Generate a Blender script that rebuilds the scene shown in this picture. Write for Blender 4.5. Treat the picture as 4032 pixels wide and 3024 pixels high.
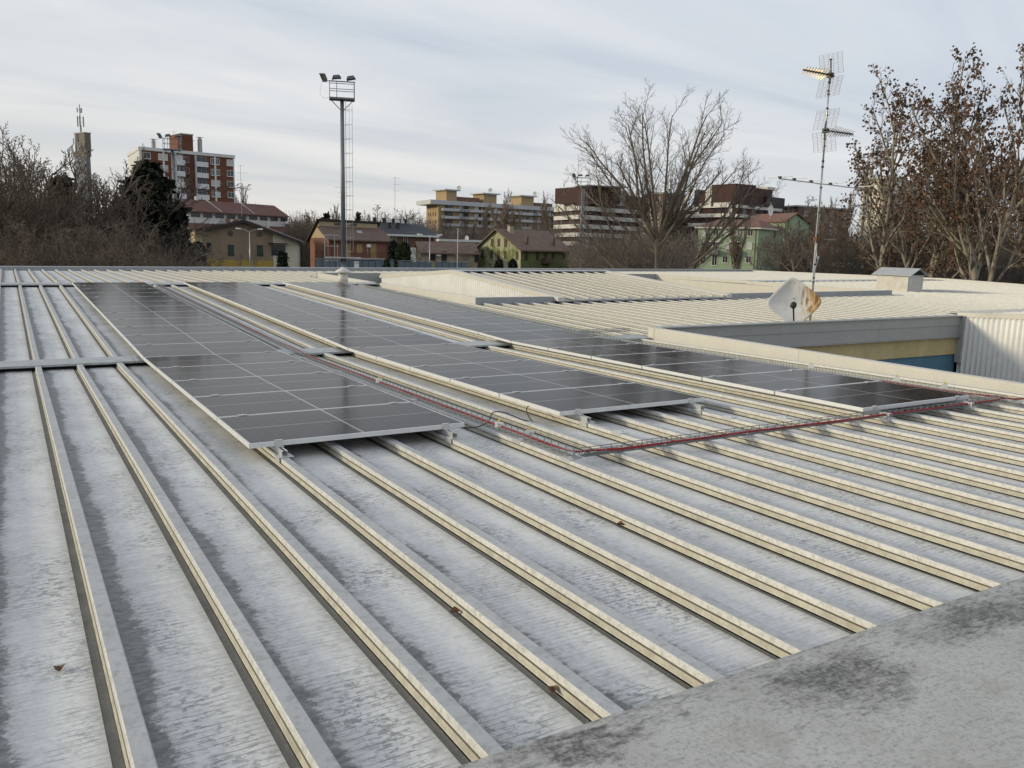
import bpy, math, random
import numpy as np
from math import radians, sin, cos, pi
from mathutils import Vector, Matrix

# ------------------------------------------------------------------ camera, sky, sun, exposure
for o in list(bpy.data.objects): bpy.data.objects.remove(o)
SC = bpy.context.scene
COL = SC.collection
CZ = 5.2                                   # eye height above the ground
FPX = 3274.62; YAW, PITCH, ROLL = [radians(a) for a in (31.1984, 9.28187, 1.3447)]
FW = np.array([sin(YAW)*cos(PITCH), cos(YAW)*cos(PITCH), -sin(PITCH)])
_r = np.array([cos(YAW), -sin(YAW), 0.]); _u = np.cross(_r, FW)
RT = cos(ROLL)*_r + sin(ROLL)*_u; UP = -sin(ROLL)*_r + cos(ROLL)*_u
cd = bpy.data.cameras.new('camera'); cam = bpy.data.objects.new('camera', cd); COL.objects.link(cam)
cam.matrix_world = Matrix(((RT[0], UP[0], -FW[0], 0), (RT[1], UP[1], -FW[1], 0), (RT[2], UP[2], -FW[2], CZ), (0, 0, 0, 1)))
cd.sensor_width = 36; cd.lens = 36*FPX/4032; cd.clip_start = .05; cd.clip_end = 6000
SC.camera = cam
SUN = Vector((-.885, .385, .250)).normalized()      # towards the sun: low, from the left and a little ahead
sl = bpy.data.lights.new('sun', 'SUN'); so = bpy.data.objects.new('sun', sl); COL.objects.link(so)
sl.energy = 2.2; sl.angle = radians(7); sl.color = (1, .88, .62)
so.rotation_euler = SUN.to_track_quat('Z', 'Y').to_euler(); so.location = (-30, 20, 40)
SC.view_settings.view_transform = 'Standard'; SC.view_settings.look = 'None'
SC.view_settings.exposure = 0.13; SC.view_settings.gamma = 1.0

wd = bpy.data.worlds.new('World'); SC.world = wd; wd.use_nodes = True
wt = wd.node_tree; wt.nodes.clear()
def WN(t, **k):
    n = wt.nodes.new(t)
    for a, b in k.items(): setattr(n, a, b)
    return n
def wl(a, b): wt.links.new(a, b)
wout = WN('ShaderNodeOutputWorld'); bg = WN('ShaderNodeBackground'); wl(bg.outputs[0], wout.inputs[0])
sky = WN('ShaderNodeTexSky', sky_type='NISHITA', sun_disc=False)
sky.sun_elevation = math.asin(SUN.z); sky.sun_rotation = math.atan2(SUN.x, SUN.y); sky.altitude = 50
sky.air_density = 1.0; sky.dust_density = 2.0
tc = WN('ShaderNodeTexCoord'); sep = WN('ShaderNodeSeparateXYZ'); wl(tc.outputs['Generated'], sep.inputs[0])
def wm(op, a, b=None, c=None):
    n = WN('ShaderNodeMath', operation=op)
    for i, v in enumerate((a, b, c)):
        if v is None: continue
        if isinstance(v, (int, float)): n.inputs[i].default_value = v
        else: wl(v, n.inputs[i])
    return n.outputs[0]
zz = wm('ADD', wm('MAXIMUM', sep.outputs[2], 0.0), 0.12)
cmb = WN('ShaderNodeCombineXYZ'); wl(wm('DIVIDE', sep.outputs[0], zz), cmb.inputs[0]); wl(wm('DIVIDE', sep.outputs[1], zz), cmb.inputs[1])
mp = WN('ShaderNodeMapping'); wl(cmb.outputs[0], mp.inputs[0]); mp.inputs['Rotation'].default_value = (0, 0, radians(20)); mp.inputs['Scale'].default_value = (.34, .85, 1)
n1 = WN('ShaderNodeTexNoise'); wl(mp.outputs[0], n1.inputs['Vector']); n1.inputs['Scale'].default_value = 1.1; n1.inputs['Detail'].default_value = 7; n1.inputs['Roughness'].default_value = .52; n1.inputs['Distortion'].default_value = .5
cr = WN('ShaderNodeValToRGB'); wl(n1.outputs['Fac'], cr.inputs[0])
cr.color_ramp.elements[0].position = .33; cr.color_ramp.elements[0].color = (.44, .53, .655, 1)
cr.color_ramp.elements[1].position = .68; cr.color_ramp.elements[1].color = (.83, .845, .87, 1)
# whiter and warmer low down, more so on the sun's side
dotn = WN('ShaderNodeVectorMath', operation='DOT_PRODUCT'); wl(tc.outputs['Generated'], dotn.inputs[0]); dotn.inputs[1].default_value = tuple(Vector((SUN.x, SUN.y, 0)).normalized())
side = wm('MULTIPLY_ADD', dotn.outputs['Value'], .5, .5)
low = wm('POWER', wm('SUBTRACT', 1.0, wm('MINIMUM', wm('MAXIMUM', sep.outputs[2], 0), 1)), 5.5)
mixw = WN('ShaderNodeMix', data_type='RGBA'); wl(cr.outputs[0], mixw.inputs[6]); mixw.inputs[7].default_value = (.83, .765, .66, 1)
wl(wm('MULTIPLY', low, wm('MULTIPLY_ADD', side, .95, .10)), mixw.inputs[0])
ns = WN('ShaderNodeVectorMath', operation='SCALE'); wl(sky.outputs[0], ns.inputs[0]); ns.inputs['Scale'].default_value = .10
mixs = WN('ShaderNodeMix', data_type='RGBA'); mixs.inputs[0].default_value = .9; wl(ns.outputs[0], mixs.inputs[6]); wl(mixw.outputs[2], mixs.inputs[7])
wl(mixs.outputs[2], bg.inputs[0]); bg.inputs[1].default_value = 1.0

# ------------------------------------------------------------------ helpers
def ray(u, v): return FW + RT*(u-2016)/FPX - UP*(v-1512)/FPX
def px(u, v, D): q = ray(u, v)*D; return np.array([q[0], q[1], q[2]+CZ])
def hor(u): return 1512 + (FW[2]+RT[2]*(u-2016)/FPX)/UP[2]*FPX
def plan(u, D): return px(u, hor(u), D)[:2]
def zat(u, v, D): return px(u, v, D)[2]

def tagset(o, label=None, cat=None, group=None, kind=None):
    for k, v in (('label', label), ('category', cat), ('group', group), ('kind', kind)):
        if v: o[k] = v
    return o
def thing(name, label, cat, loc=(0, 0, 0), rz=0, group=None):
    o = bpy.data.objects.new(name, None); COL.objects.link(o); o.location = loc; o.rotation_euler = (0, 0, rz)
    o.empty_display_size = .3
    return tagset(o, label, cat, group)
def link(name, me, parent=None, mats=None):
    o = bpy.data.objects.new(name, me); COL.objects.link(o)
    if parent: o.parent = parent
    if mats:
        for m in (mats if isinstance(mats, (list, tuple)) else [mats]):
            me.materials.append(m)
    return o
def np_mesh(name, V, Fa, smooth=False):
    V = np.asarray(V, dtype=np.float32); Fa = np.asarray(Fa, dtype=np.int32)
    me = bpy.data.meshes.new(name); k = Fa.shape[1]
    me.vertices.add(len(V)); me.vertices.foreach_set('co', V.ravel())
    me.loops.add(Fa.size); me.loops.foreach_set('vertex_index', Fa.ravel())
    me.polygons.add(len(Fa)); me.polygons.foreach_set('loop_start', np.arange(0, Fa.size, k, dtype=np.int32))
    try: me.polygons.foreach_set('loop_total', np.full(len(Fa), k, dtype=np.int32))
    except Exception: pass
    if smooth: me.polygons.foreach_set('use_smooth', np.ones(len(Fa), dtype=bool))
    me.update(calc_edges=True); return me
class MB:
    """collects boxes, bars, polygons into one mesh"""
    def __init__(s): s.v = []; s.f = []; s.m = []
    def add(s, V, Fs, mi=0):
        b = len(s.v); s.v += [tuple(map(float, p)) for p in V]
        for f in Fs: s.f.append([b+i for i in f]); s.m.append(mi)
        return s
    def box(s, a, b, mi=0):
        x0, y0, z0 = a; x1, y1, z1 = b
        V = [(x0,y0,z0),(x1,y0,z0),(x1,y1,z0),(x0,y1,z0),(x0,y0,z1),(x1,y0,z1),(x1,y1,z1),(x0,y1,z1)]
        return s.add(V, [(0,3,2,1),(4,5,6,7),(0,1,5,4),(1,2,6,5),(2,3,7,6),(3,0,4,7)], mi)
    def hexa(s, bot, top, mi=0):
        n = len(bot); V = list(bot)+list(top)
        Fs = [tuple(range(n))[::-1], tuple(range(n, 2*n))] + [(i, (i+1) % n, n+(i+1) % n, n+i) for i in range(n)]
        return s.add(V, Fs, mi)
    def slab(s, pts, th, mi=0):
        return s.hexa([(p[0], p[1], p[2]-th) for p in pts], pts, mi)
    def bar(s, a, b, r, n=4, r2=None, mi=0, cap=True):
        a = np.array(a, float); b = np.array(b, float); d = b-a; L = np.linalg.norm(d)
        if L < 1e-9: return s
        d /= L; h = np.array([0, 0, 1.]) if abs(d[2]) < .9 else np.array([1., 0, 0])
        e = np.cross(d, h); e /= np.linalg.norm(e); g = np.cross(d, e)
        r2 = r if r2 is None else r2
        A = [a+r*(cos(2*pi*i/n+pi/n)*e+sin(2*pi*i/n+pi/n)*g) for i in range(n)]
        B = [b+r2*(cos(2*pi*i/n+pi/n)*e+sin(2*pi*i/n+pi/n)*g) for i in range(n)]
        Fs = [(i, (i+1) % n, n+(i+1) % n, n+i) for i in range(n)]
        if cap: Fs += [tuple(range(n))[::-1], tuple(range(n, 2*n))]
        return s.add(A+B, Fs, mi)
    def path(s, pts, r, n=6, mi=0):
        for a, b in zip(pts[:-1], pts[1:]): s.bar(a, b, r, n, mi=mi)
        return s
    def prof(s, pr, y0, y1, mi=None, z0=0, z1=0, closed=False):
        """extrude an (x,z) profile along Y; z0/z1 added at the two ends"""
        n = len(pr); V = [(x, y0, z+z0) for x, z in pr]+[(x, y1, z+z1) for x, z in pr]
        b = len(s.v); s.v += V
        for i in range(n if closed else n-1):
            j = (i+1) % n; s.f.append([b+i, b+n+i, b+n+j, b+j]); s.m.append(mi[i] if mi else 0)
        return s
    def mesh(s, name, smooth=False):
        me = bpy.data.meshes.new(name); me.from_pydata(s.v, [], s.f)
        if any(s.m): me.polygons.foreach_set('material_index', s.m)
        if smooth: me.polygons.foreach_set('use_smooth', [True]*len(s.f))
        me.update(); return me
    def build(s, name, mat, parent=None, smooth=False, off=None):
        if off is not None: s.v = [(p[0]-off[0], p[1]-off[1], p[2]-off[2]) for p in s.v]
        return link(name, s.mesh(name, smooth), parent, mat)

# ------------------------------------------------------------------ materials
MATS = {}
class MT:
    def __init__(s, name, rough=.6, metal=0., spec=.5):
        s.m = bpy.data.materials.new(name); s.m.use_nodes = True; s.t = s.m.node_tree; s.b = s.t.nodes['Principled BSDF']
        s.b.inputs['Roughness'].default_value = rough; s.b.inputs['Metallic'].default_value = metal
        s.b.inputs['Specular IOR Level'].default_value = spec
    def n(s, t, **k):
        x = s.t.nodes.new(t)
        for a, b in k.items(): setattr(x, a, b)
        return x
    def l(s, a, b): s.t.links.new(a, b)
    def math(s, op, a, b=None, c=None, clamp=False):
        n = s.n('ShaderNodeMath', operation=op, use_clamp=clamp)
        for i, v in enumerate((a, b, c)):
            if v is None: continue
            if isinstance(v, (int, float)): n.inputs[i].default_value = v
            else: s.l(v, n.inputs[i])
        return n.outputs[0]
    def coord(s, kind='Object', scale=(1, 1, 1), rot=(0, 0, 0), rnd=False, src=None):
        if src is None: src = s.n('ShaderNodeNewGeometry').outputs['Position'] if kind == 'World' else s.n('ShaderNodeTexCoord').outputs[kind]
        m = s.n('ShaderNodeMapping'); s.l(src, m.inputs[0]); m.inputs['Scale'].default_value = scale; m.inputs['Rotation'].default_value = rot
        if rnd:
            oi = s.n('ShaderNodeObjectInfo'); sc = s.n('ShaderNodeVectorMath', operation='SCALE'); sc.inputs[0].default_value = (37, 71, 13); s.l(oi.outputs['Random'], sc.inputs['Scale']); s.l(sc.outputs[0], m.inputs['Location'])
        return m.outputs[0]
    def noise(s, vec, scale=5, detail=4, rough=.55, dist=0):
        n = s.n('ShaderNodeTexNoise'); s.l(vec, n.inputs['Vector']); n.inputs['Scale'].default_value = scale; n.inputs['Detail'].default_value = detail; n.inputs['Roughness'].default_value = rough; n.inputs['Distortion'].default_value = dist
        return n.outputs['Fac']
    def ramp(s, x, a, b, lo=0., hi=1.):
        n = s.n('ShaderNodeMapRange'); s.l(x, n.inputs[0])
        for i, v in zip((1, 2, 3, 4), (a, b, lo, hi)): n.inputs[i].default_value = v
        return n.outputs[0]
    def mix(s, f, a, b):
        n = s.n('ShaderNodeMix', data_type='RGBA')
        for i, v in ((0, f), (6, a), (7, b)):
            if isinstance(v, (int, float)): n.inputs[i].default_value = v
            elif isinstance(v, tuple): n.inputs[i].default_value = (*v[:3], 1)
            else: s.l(v, n.inputs[i])
        return n.outputs[2]
    def base(s, c):
        if isinstance(c, tuple): s.b.inputs['Base Color'].default_value = (*c[:3], 1)
        else: s.l(c, s.b.inputs['Base Color'])
        return s
    def bump(s, h, st=.3, d=.01):
        n = s.n('ShaderNodeBump'); s.l(h, n.inputs['Height']); n.inputs['Strength'].default_value = st; n.inputs['Distance'].default_value = d
        s.l(n.outputs[0], s.b.inputs['Normal']); return s
def M(name, col, rough=.6, metal=0., var=.15, scale=3., spec=.5, bump=0., kind='World', stretch=(1, 1, 1), dirt=None):
    """plain weathered surface: base colour broken up by two noises"""
    if name in MATS: return MATS[name]
    t = MT(name, rough, metal, spec); v = t.coord(kind, stretch)
    n = t.noise(v, scale, 6, .6); n2 = t.noise(v, scale*6, 3, .6)
    f = t.math('MULTIPLY_ADD', n2, .35, t.math('MULTIPLY', n, .65))
    dk = tuple(c*(1-var*1.6) for c in col); lt = tuple(min(.9, c*(1+var*1.3)) for c in col)
    c = t.mix(t.ramp(f, .3, .7), dk, lt)
    if dirt:
        c = t.mix(t.ramp(t.noise(v, scale*.7, 8, .7, .6), .52, .68, 0, dirt[1]), c, dirt[0])
    t.base(c)
    if bump: t.bump(n2, bump, .01)
    MATS[name] = t.m; return t.m

# roof sheets: light painted aluminium, fine cross ribs, dirt beside the seams, stains along the cross lines
S = .456; X0 = -.1777
def sheet_material():
    t = MT('roof_sheet_paint', .42, 0., .5)
    tcx = t.n('ShaderNodeTexCoord'); sp = t.n('ShaderNodeSeparateXYZ'); t.l(tcx.outputs['Object'], sp.inputs[0]); x, y = sp.outputs[0], sp.outputs[1]
    st = t.coord('Object', (1, 1, 1), rnd=True)
    big = t.noise(st, 1.1, 4, .55); fine = t.noise(st, 38, 5, .7); blob = t.noise(t.coord('Object', (1, 1.6, 1), rnd=True), 15, 5, .65)
    smear = t.noise(t.coord('Object', (5, 26, 1), rnd=True), 1, 5, .6)
    base = t.mix(t.ramp(big, .30, .70), (.52, .51, .492), (.65, .64, .615))
    base = t.mix(t.ramp(smear, .46, .62, 0, .45), base, (.70, .698, .685)); base = t.mix(t.ramp(blob, .54, .68, 0, .35), base, (.36, .362, .36))
    # pressed cross lines every few centimetres, grimy in patches down the middle of each sheet
    wob = t.math('MULTIPLY', t.math('SUBTRACT', t.noise(st, 6, 2), .5), .02)
    ph = t.math('FRACT', t.math('DIVIDE', t.math('ADD', y, wob), .030)); tri = t.math('ABSOLUTE', t.math('SUBTRACT', ph, .5))
    ln = t.ramp(tri, .44, .36, 0, 1) if False else t.ramp(tri, .10, .02)
    patch = t.noise(t.coord('Object', (1.7, 1.0, 1), rnd=True), 1.9, 5, .6)
    dash = t.noise(t.coord('Object', (11, 34, 1), rnd=True), 1, 4, .65)
    m = t.math('MULTIPLY', ln, t.math('MULTIPLY', t.ramp(dash, .42, .53), t.ramp(patch, .36, .56)))
    base = t.mix(t.math('MULTIPLY', m, .95), base, (.13, .132, .13))
    blot = t.math('MULTIPLY', t.ramp(t.noise(t.coord('Object', (1, 1.5, 1), rnd=True), 26, 6, .72), .50, .58), t.ramp(patch, .44, .62))
    base = t.mix(t.math('MULTIPLY', blot, .8), base, (.17, .17, .163))
    # ragged grime against the seam on the right of each rib (x small), thinner brown film on the other side
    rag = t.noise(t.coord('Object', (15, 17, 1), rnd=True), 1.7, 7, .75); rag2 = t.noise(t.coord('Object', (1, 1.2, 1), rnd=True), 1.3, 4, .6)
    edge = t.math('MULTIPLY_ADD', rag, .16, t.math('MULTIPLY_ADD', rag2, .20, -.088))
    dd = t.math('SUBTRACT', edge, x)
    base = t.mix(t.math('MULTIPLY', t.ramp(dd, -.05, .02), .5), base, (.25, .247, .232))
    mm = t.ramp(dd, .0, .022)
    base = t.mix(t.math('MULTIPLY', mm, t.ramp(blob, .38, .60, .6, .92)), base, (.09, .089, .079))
    m2 = t.ramp(t.math('ADD', x, t.math('MULTIPLY', rag, .10)), .352, .415)
    base = t.mix(t.math('MULTIPLY', m2, .6), base, (.27, .255, .22))
    base = t.mix(t.ramp(fine, .48, .70, 0, .35), base, (.34, .345, .345))
    t.base(base)
    t.bump(t.math('ADD', t.math('MULTIPLY', tri, -.9), t.math('MULTIPLY', fine, .5)), .28, .004)
    t.l(t.ramp(fine, .3, .7, .36, .62), t.b.inputs['Roughness'])
    return t.m
def rib_material():
    t = MT('roof_rib_paint', .45, 0., .5); v = t.coord('Object', (1, 1, 1), rnd=True)
    n = t.noise(v, 3, 5, .6); f = t.noise(v, 55, 4, .7); sp = t.noise(v, 24, 5, .7)
    c = t.mix(t.ramp(n, .3, .7), (.54, .535, .51), (.62, .61, .58))
    c = t.mix(t.ramp(sp, .46, .64, 0, .7), c, (.37, .36, .32)); c = t.mix(t.ramp(f, .52, .68, 0, .5), c, (.27, .26, .225))
    t.base(c); t.bump(f, .25, .004); return t.m
def ribtop_material():
    t = MT('rib_top_lichen_shade', .55, 0., .5); v = t.coord('Object', (1, 1, 1), rnd=True)  # lichen grey, with the tops' weaker sunlight painted into the tone
    n = t.noise(v, 3, 5, .6); f = t.noise(v, 55, 4, .7); sp = t.noise(v, 20, 6, .75)
    c = t.mix(t.ramp(n, .3, .7), (.35, .354, .357), (.44, .44, .435)); c = t.mix(t.ramp(sp, .50, .62, 0, .6), c, (.25, .255, .25)); c = t.mix(t.ramp(f, .55, .68, 0, .4), c, (.24, .24, .235))
    t.base(c); t.bump(f, .3, .004); return t.m
def gutter_material():
    t = MT('seam_grime', .8); v = t.coord('Object', (1, 1, 1), rnd=True)
    n = t.noise(v, 5, 6, .65); f = t.noise(v, 60, 4, .7)
    c = t.mix(t.ramp(n, .3, .7), (.12, .112, .096), (.20, .19, .165)); c = t.mix(t.ramp(f, .5, .7, 0, .5), c, (.27, .26, .24)); t.base(c); return t.m
SHEET = sheet_material(); RIB = rib_material(); GUT = gutter_material(); RTOP = ribtop_material()
CREAM = M('cream_coil_coat', (.56, .535, .48), .5, 0, .05, 2.2, dirt=((.5, .48, .43), .25))
GREYF = M('grey_coat_and_shade', (.29, .30, .305), .45, 0, .07, 2.0, dirt=((.27, .27, .27), .3))  # grey coat; camera-facing upstands take it as painted-in shade
FLASH = M('galvanised_flashing', (.36, .37, .365), .42, .1, .16, 9., stretch=(1, 1, 1), bump=.15, dirt=((.22, .22, .21), .55))
DARK = M('black_and_gap_shade', (.018, .018, .018), .9)  # black for lettering, and for shade painted into roof gaps
WHITEC = M('white_corrugated', (.78, .78, .765), .45, 0, .06, 1.6, dirt=((.5, .49, .46), .3))
YELW = M('ochre_render', (.44, .37, .20), .85, 0, .12, 2.)
BLUEW = M('blue_render', (.065, .165, .245), .7, 0, .12, 2.)
GALV = M('galvanised_steel', (.42, .43, .43), .38, .6, .12, 12.)
ALU = M('aluminium', (.58, .585, .58), .35, .5, .05, 20.)
ALUF = M('panel_frame_aluminium', (.66, .665, .66), .45, .1, .06, 20.)
RED = M('red_cable', (.27, .014, .02), .45, 0, .2, 30.)
BLK = M('black_rubber', (.012, .012, .013), .5)
WPL = M('white_plastic', (.78, .77, .72), .5, 0, .04)
YPL = M('yellow_plastic', (.75, .58, .10), .5, 0, .04)
RUST = M('rusty_steel', (.16, .075, .04), .85, .2, .35, 20.)
CONC = M('concrete', (.36, .355, .34), .9, 0, .15, 1.5, bump=.2)

# ------------------------------------------------------------------ ground
gm = MT('ground_grass', .95); gv = gm.coord('World', (1, 1, 1))
gm.base(gm.mix(gm.ramp(gm.noise(gv, .08, 8, .65), .4, .6), (.055, .06, .03), (.13, .115, .08)))
g = MB(); g.add([(-3000, -3000, 0), (3000, -3000, 0), (3000, 3000, 0), (-3000, 3000, 0)], [(0, 1, 2, 3)])
tagset(g.build('ground', gm.m), 'winter grass and bare earth around the buildings', 'ground', kind='structure')

# ------------------------------------------------------------------ the ribbed metal roof (heights relative to the eye, +CZ)
def zs(i, y):
    Ya = (1.947, 12.065, 25.432)[i]; Yb = (11.7075, 24.848, 37.5425)[i]; a = (-1.4892, -1.547, -1.1954)[i]; b = (-1.57196, -1.2218, -1.2336)[i]
    return a+(b-a)*(y-Ya)/(Yb-Ya)+CZ
def tilt(x): return .0045*max(0., x-12)
RH = .062
school = thing('school_building', 'low building with pale ribbed metal roof under the solar panels', 'building', (0, 0, 0))
RIBP = [(.010, -RH), (.002, -.003), (-.002, 0), (-.056, 0), (-.060, -.003), (-.0625, -.027), (-.055, -.029), (-.055, -.033), (-.0645, -.035), (-.067, -.058), (-.069, -RH)]
PANP = [(.010, -RH), (S-.104, -RH), (S-.102, -RH-.007), (S-.069, -RH-.007)]
GRV = M('groove_dark', (.20, .18, .135), .8); LOWB = M('rib_lower_band', (.45, .425, .35), .6, 0, .2, 14., dirt=((.26, .24, .18), .5)); RIBMI = [1, 1, 1, 0, 0, 2, 2, 2, 3, 3]; _cache = {}  # darker tone in the groove between the rib bands
def rib_and_sheet(sec, k, y0, y1, parent, rib=True, sheet=True):
    x = X0+S*k; za, zb = zs(sec, y0), zs(sec, y1)
    key = (sec, round(y0, 3), round(y1, 3))
    if key not in _cache:
        r = MB(); r.prof(RIBP, y0, y1, mi=RIBMI, z0=za, z1=zb); n = len(RIBP)
        r.f.append(list(range(n))); r.m.append(0); r.f.append(list(range(2*n-1, n-1, -1))); r.m.append(0)
        rm = r.mesh('rib'); rm.materials.append(RIB); rm.materials.append(RTOP); rm.materials.append(GRV); rm.materials.append(LOWB)
        p = MB(); p.prof(PANP, y0, y1, mi=[0, 1, 1], z0=za, z1=zb); pm = p.mesh('roof_sheet'); pm.materials.append(SHEET); pm.materials.append(GUT)
        _cache[key] = (rm, pm)
    rm, pm = _cache[key]
    if rib: o = link('rib', rm, parent); o.location = (x, 0, tilt(x))
    if sheet: o = link('roof_sheet', pm, parent); o.location = (x, 0, tilt(x))
def yr(sec, x):
    """Y range covered by sheets of a section at x (the light wells are left open)"""
    if sec == 0: return (.9, 11.80) if x < 9.9 else None
    if sec == 1:
        if x < 9.85: return (11.80, 24.95)
        if x < 26.4: return (11.80, 18.44) if (x < 12.2 or x > 18.5) else (11.80, 18.75)
        return (11.80 if x < 21.9 else 13.40, 24.95)
    if x < 9.85: return (24.95, 37.56)
    if x < 26.4: return (31.05, 37.56)
    return (24.95, 37.56)
SLABS = {0: [(-3, 10.03, .5, 11.8)], 1: [(-3, 10.03, 11.802, 24.95), (10.032, 12.45, 11.802, 18.43), (12.452, 18.6, 11.802, 18.7), (18.602, 26.43, 11.802, 18.43), (26.432, 40.4, 11.802, 24.95)],
         2: [(-3, 10.03, 24.952, 37.6), (10.032, 26.43, 31.06, 37.6), (26.432, 40.4, 24.952, 37.6)]}
for sec in range(3):
    m = MB()
    for (xa, xb, ya, yb) in SLABS[sec]:
        t = lambda x, y: (x, y, zs(sec, y)+tilt(x)-RH-.03)
        xs = [xa, xb] if xb <= 12.5 else [xa, max(xa, 12.0), xb]
        for a, b in zip(xs[:-1], xs[1:]):
            if b-a > .01: m.slab([t(a, ya), t(b, ya), t(b, yb), t(a, yb)], .24)
    part = m.build('roof_section', GREYF, school)
    for k in range(-4, 89):
        x = X0+S*k; q = yr(sec, x)
        if q is None or x > 40.2: continue
        last = (sec == 0 and x+S > 10.0)
        rib_and_sheet(sec, k, q[0], q[1], part, sheet=not last)
def plate(name, pts, th, mat, parent=school):
    return MB().slab(pts, th).build(name, mat, parent)
# step flashings that lie across the rib tops, with a lip and a closure under it, coloured black for the gap's shade
def step_flash(xa, xb, ya, yb, za, zb):
    m = MB(); xs = [xa, xb] if xb < 12 else [xa, 12, xb]
    nseg = 3
    xs = list(np.linspace(xa, xb, nseg+1))
    rr = random.Random(int(ya*10))
    for a, b in zip(xs[:-1], xs[1:]):
        j = rr.uniform(-.003, .003)
        m.slab([(a+.003, ya, za+tilt(a)+j), (b-.003, ya, za+tilt(b)+j), (b-.003, yb, zb+tilt(b)), (a+.003, yb, zb+tilt(a))], .004)
        m.slab([(a+.003, ya-.004, za+tilt(a)+j), (b-.003, ya-.004, za+tilt(b)+j), (b-.003, ya-.001, za+tilt(b)+j), (a+.003, ya-.001, za+tilt(a)+j)], .026)
    o = m.build('step_flashing', FLASH, school)
    c = MB()
    for a, b in zip(xs[:-1], xs[1:]):
        c.hexa([(a, ya+.09, za+tilt(a)-RH-.015), (b, ya+.09, za+tilt(b)-RH-.015), (b, yb-.05, za+tilt(b)-RH-.015), (a, yb-.05, za+tilt(a)-RH-.015)],
               [(a, ya+.09, za+tilt(a)-.010), (b, ya+.09, za+tilt(b)-.010), (b, yb-.05, zb+tilt(b)-.010), (a, yb-.05, zb+tilt(a)-.010)])
    c.build('gap_shade_closure', DARK, o)
step_flash(-3, 10.03, 11.70, 12.07, CZ-1.561, CZ-1.540)
step_flash(-3, 10.03, 24.84, 25.44, CZ-1.212, CZ-1.188)
step_flash(26.5, 40.3, 24.84, 25.44, CZ-1.212, CZ-1.188)
# broad ridge flashing in the near right corner
rf = MT('dirty_ridge_flashing', .55, .05); v = rf.coord('World', (1, 1, 1)); v2 = rf.coord('World', (5, 14, 1), rot=(0, 0, .25))
fine = rf.noise(v, 60, 5, .7); med = rf.noise(v2, 3.2, 6, .72); big = rf.noise(v, 1.5, 4, .6)
c = rf.mix(rf.ramp(big, .35, .65), (.375, .365, .342), (.47, .46, .435)); c = rf.mix(rf.ramp(fine, .5, .64, 0, .7), c, (.25, .25, .23))
c = rf.mix(rf.math('MULTIPLY', rf.ramp(med, .54, .62), .5), c, (.21, .208, .19)); c = rf.mix(rf.ramp(rf.noise(v, 130, 3, .6), .60, .68, 0, .6), c, (.13, .13, .12)); c = rf.mix(rf.ramp(rf.noise(v, 5, 5, .7), .52, .66, 0, .5), c, (.30, .285, .25))
# damp, lichened patches along the edge
gp = rf.n('ShaderNodeNewGeometry').outputs['Position']; spx = rf.n('ShaderNodeSeparateXYZ'); rf.l(gp, spx.inputs[0])
wx_ = rf.math('ADD', spx.outputs[0], rf.math('MULTIPLY_ADD', rf.noise(v, 3.1, 5, .6), .9, -.45)); wy_ = rf.math('ADD', spx.outputs[1], rf.math('MULTIPLY_ADD', rf.noise(v, 4.3, 5, .6), .5, -.25))
def blob(cx, cy, rx, ry):
    a = rf.math('DIVIDE', rf.math('SUBTRACT', wx_, cx), rx); b = rf.math('DIVIDE', rf.math('SUBTRACT', wy_, cy), ry)
    return rf.math('SUBTRACT', 1.0, rf.math('SQRT', rf.math('ADD', rf.math('MULTIPLY', a, a), rf.math('MULTIPLY', b, b))))
bl = rf.math('MAXIMUM', blob(2.50, 1.74, .34, .19), rf.math('MAXIMUM', blob(3.45, 1.80, .55, .16), rf.math('MAXIMUM', blob(1.45, 1.86, .35, .06), blob(4.6, 1.75, .4, .14))))
bl = rf.math('MAXIMUM', bl, rf.math('MULTIPLY_ADD', spx.outputs[1], 3.2, -6.05))
bl = rf.math('MULTIPLY', rf.ramp(rf.math('ADD', bl, rf.math('MULTIPLY_ADD', med, 1.7, -.83)), -.10, .75), rf.ramp(rf.math('ADD', fine, rf.math('MULTIPLY', med, .6)), .62, .88, .45, 1.))
c = rf.mix(rf.math('MULTIPLY', bl, .93), c, (.065, .062, .055)); rf.base(c); rf.bump(rf.math('ADD', fine, med), .2, .004)
plate('ridge_flashing', [(-1.5, -1.6, CZ-1.452), (14, -1.6, CZ-1.452), (14, 1.947, CZ-1.484), (-1.5, 1.947, CZ-1.484)], .003, rf.m)
# far parapet
m = MB()
for a, b in zip(np.linspace(-4, 40.6, 12)[:-1], np.linspace(-4, 40.6, 12)[1:]):
    za, zb = CZ-1.133+.0039*a, CZ-1.133+.0039*b
    m.hexa([(a+.004, 37.56, za-.32), (b-.004, 37.56, zb-.32), (b-.004, 37.90, zb-.32), (a+.004, 37.90, za-.32)], [(a+.004, 37.56, za-.012), (b-.004, 37.56, zb-.012), (b-.004, 37.90, zb), (a+.004, 37.90, za)])
m.build('far_parapet', GREYF, school)
# right-hand eave coping
m = MB()
for a, b in zip([12.0, 18.0, 25.0, 31.0], [18.0, 25.0, 31.0, 37.55]):
    h = lambda y: (zs(1, y) if y <= 24.9 else zs(2, y))+tilt(40.4)+.07
    m.hexa([(40.22, a, h(a)-.4), (40.6, a, h(a)-.4), (40.6, b, h(b)-.4), (40.22, b, h(b)-.4)], [(40.22, a, h(a)), (40.6, a, h(a)), (40.6, b, h(b)), (40.22, b, h(b))])
m.build('side_coping', CREAM, school)
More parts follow.
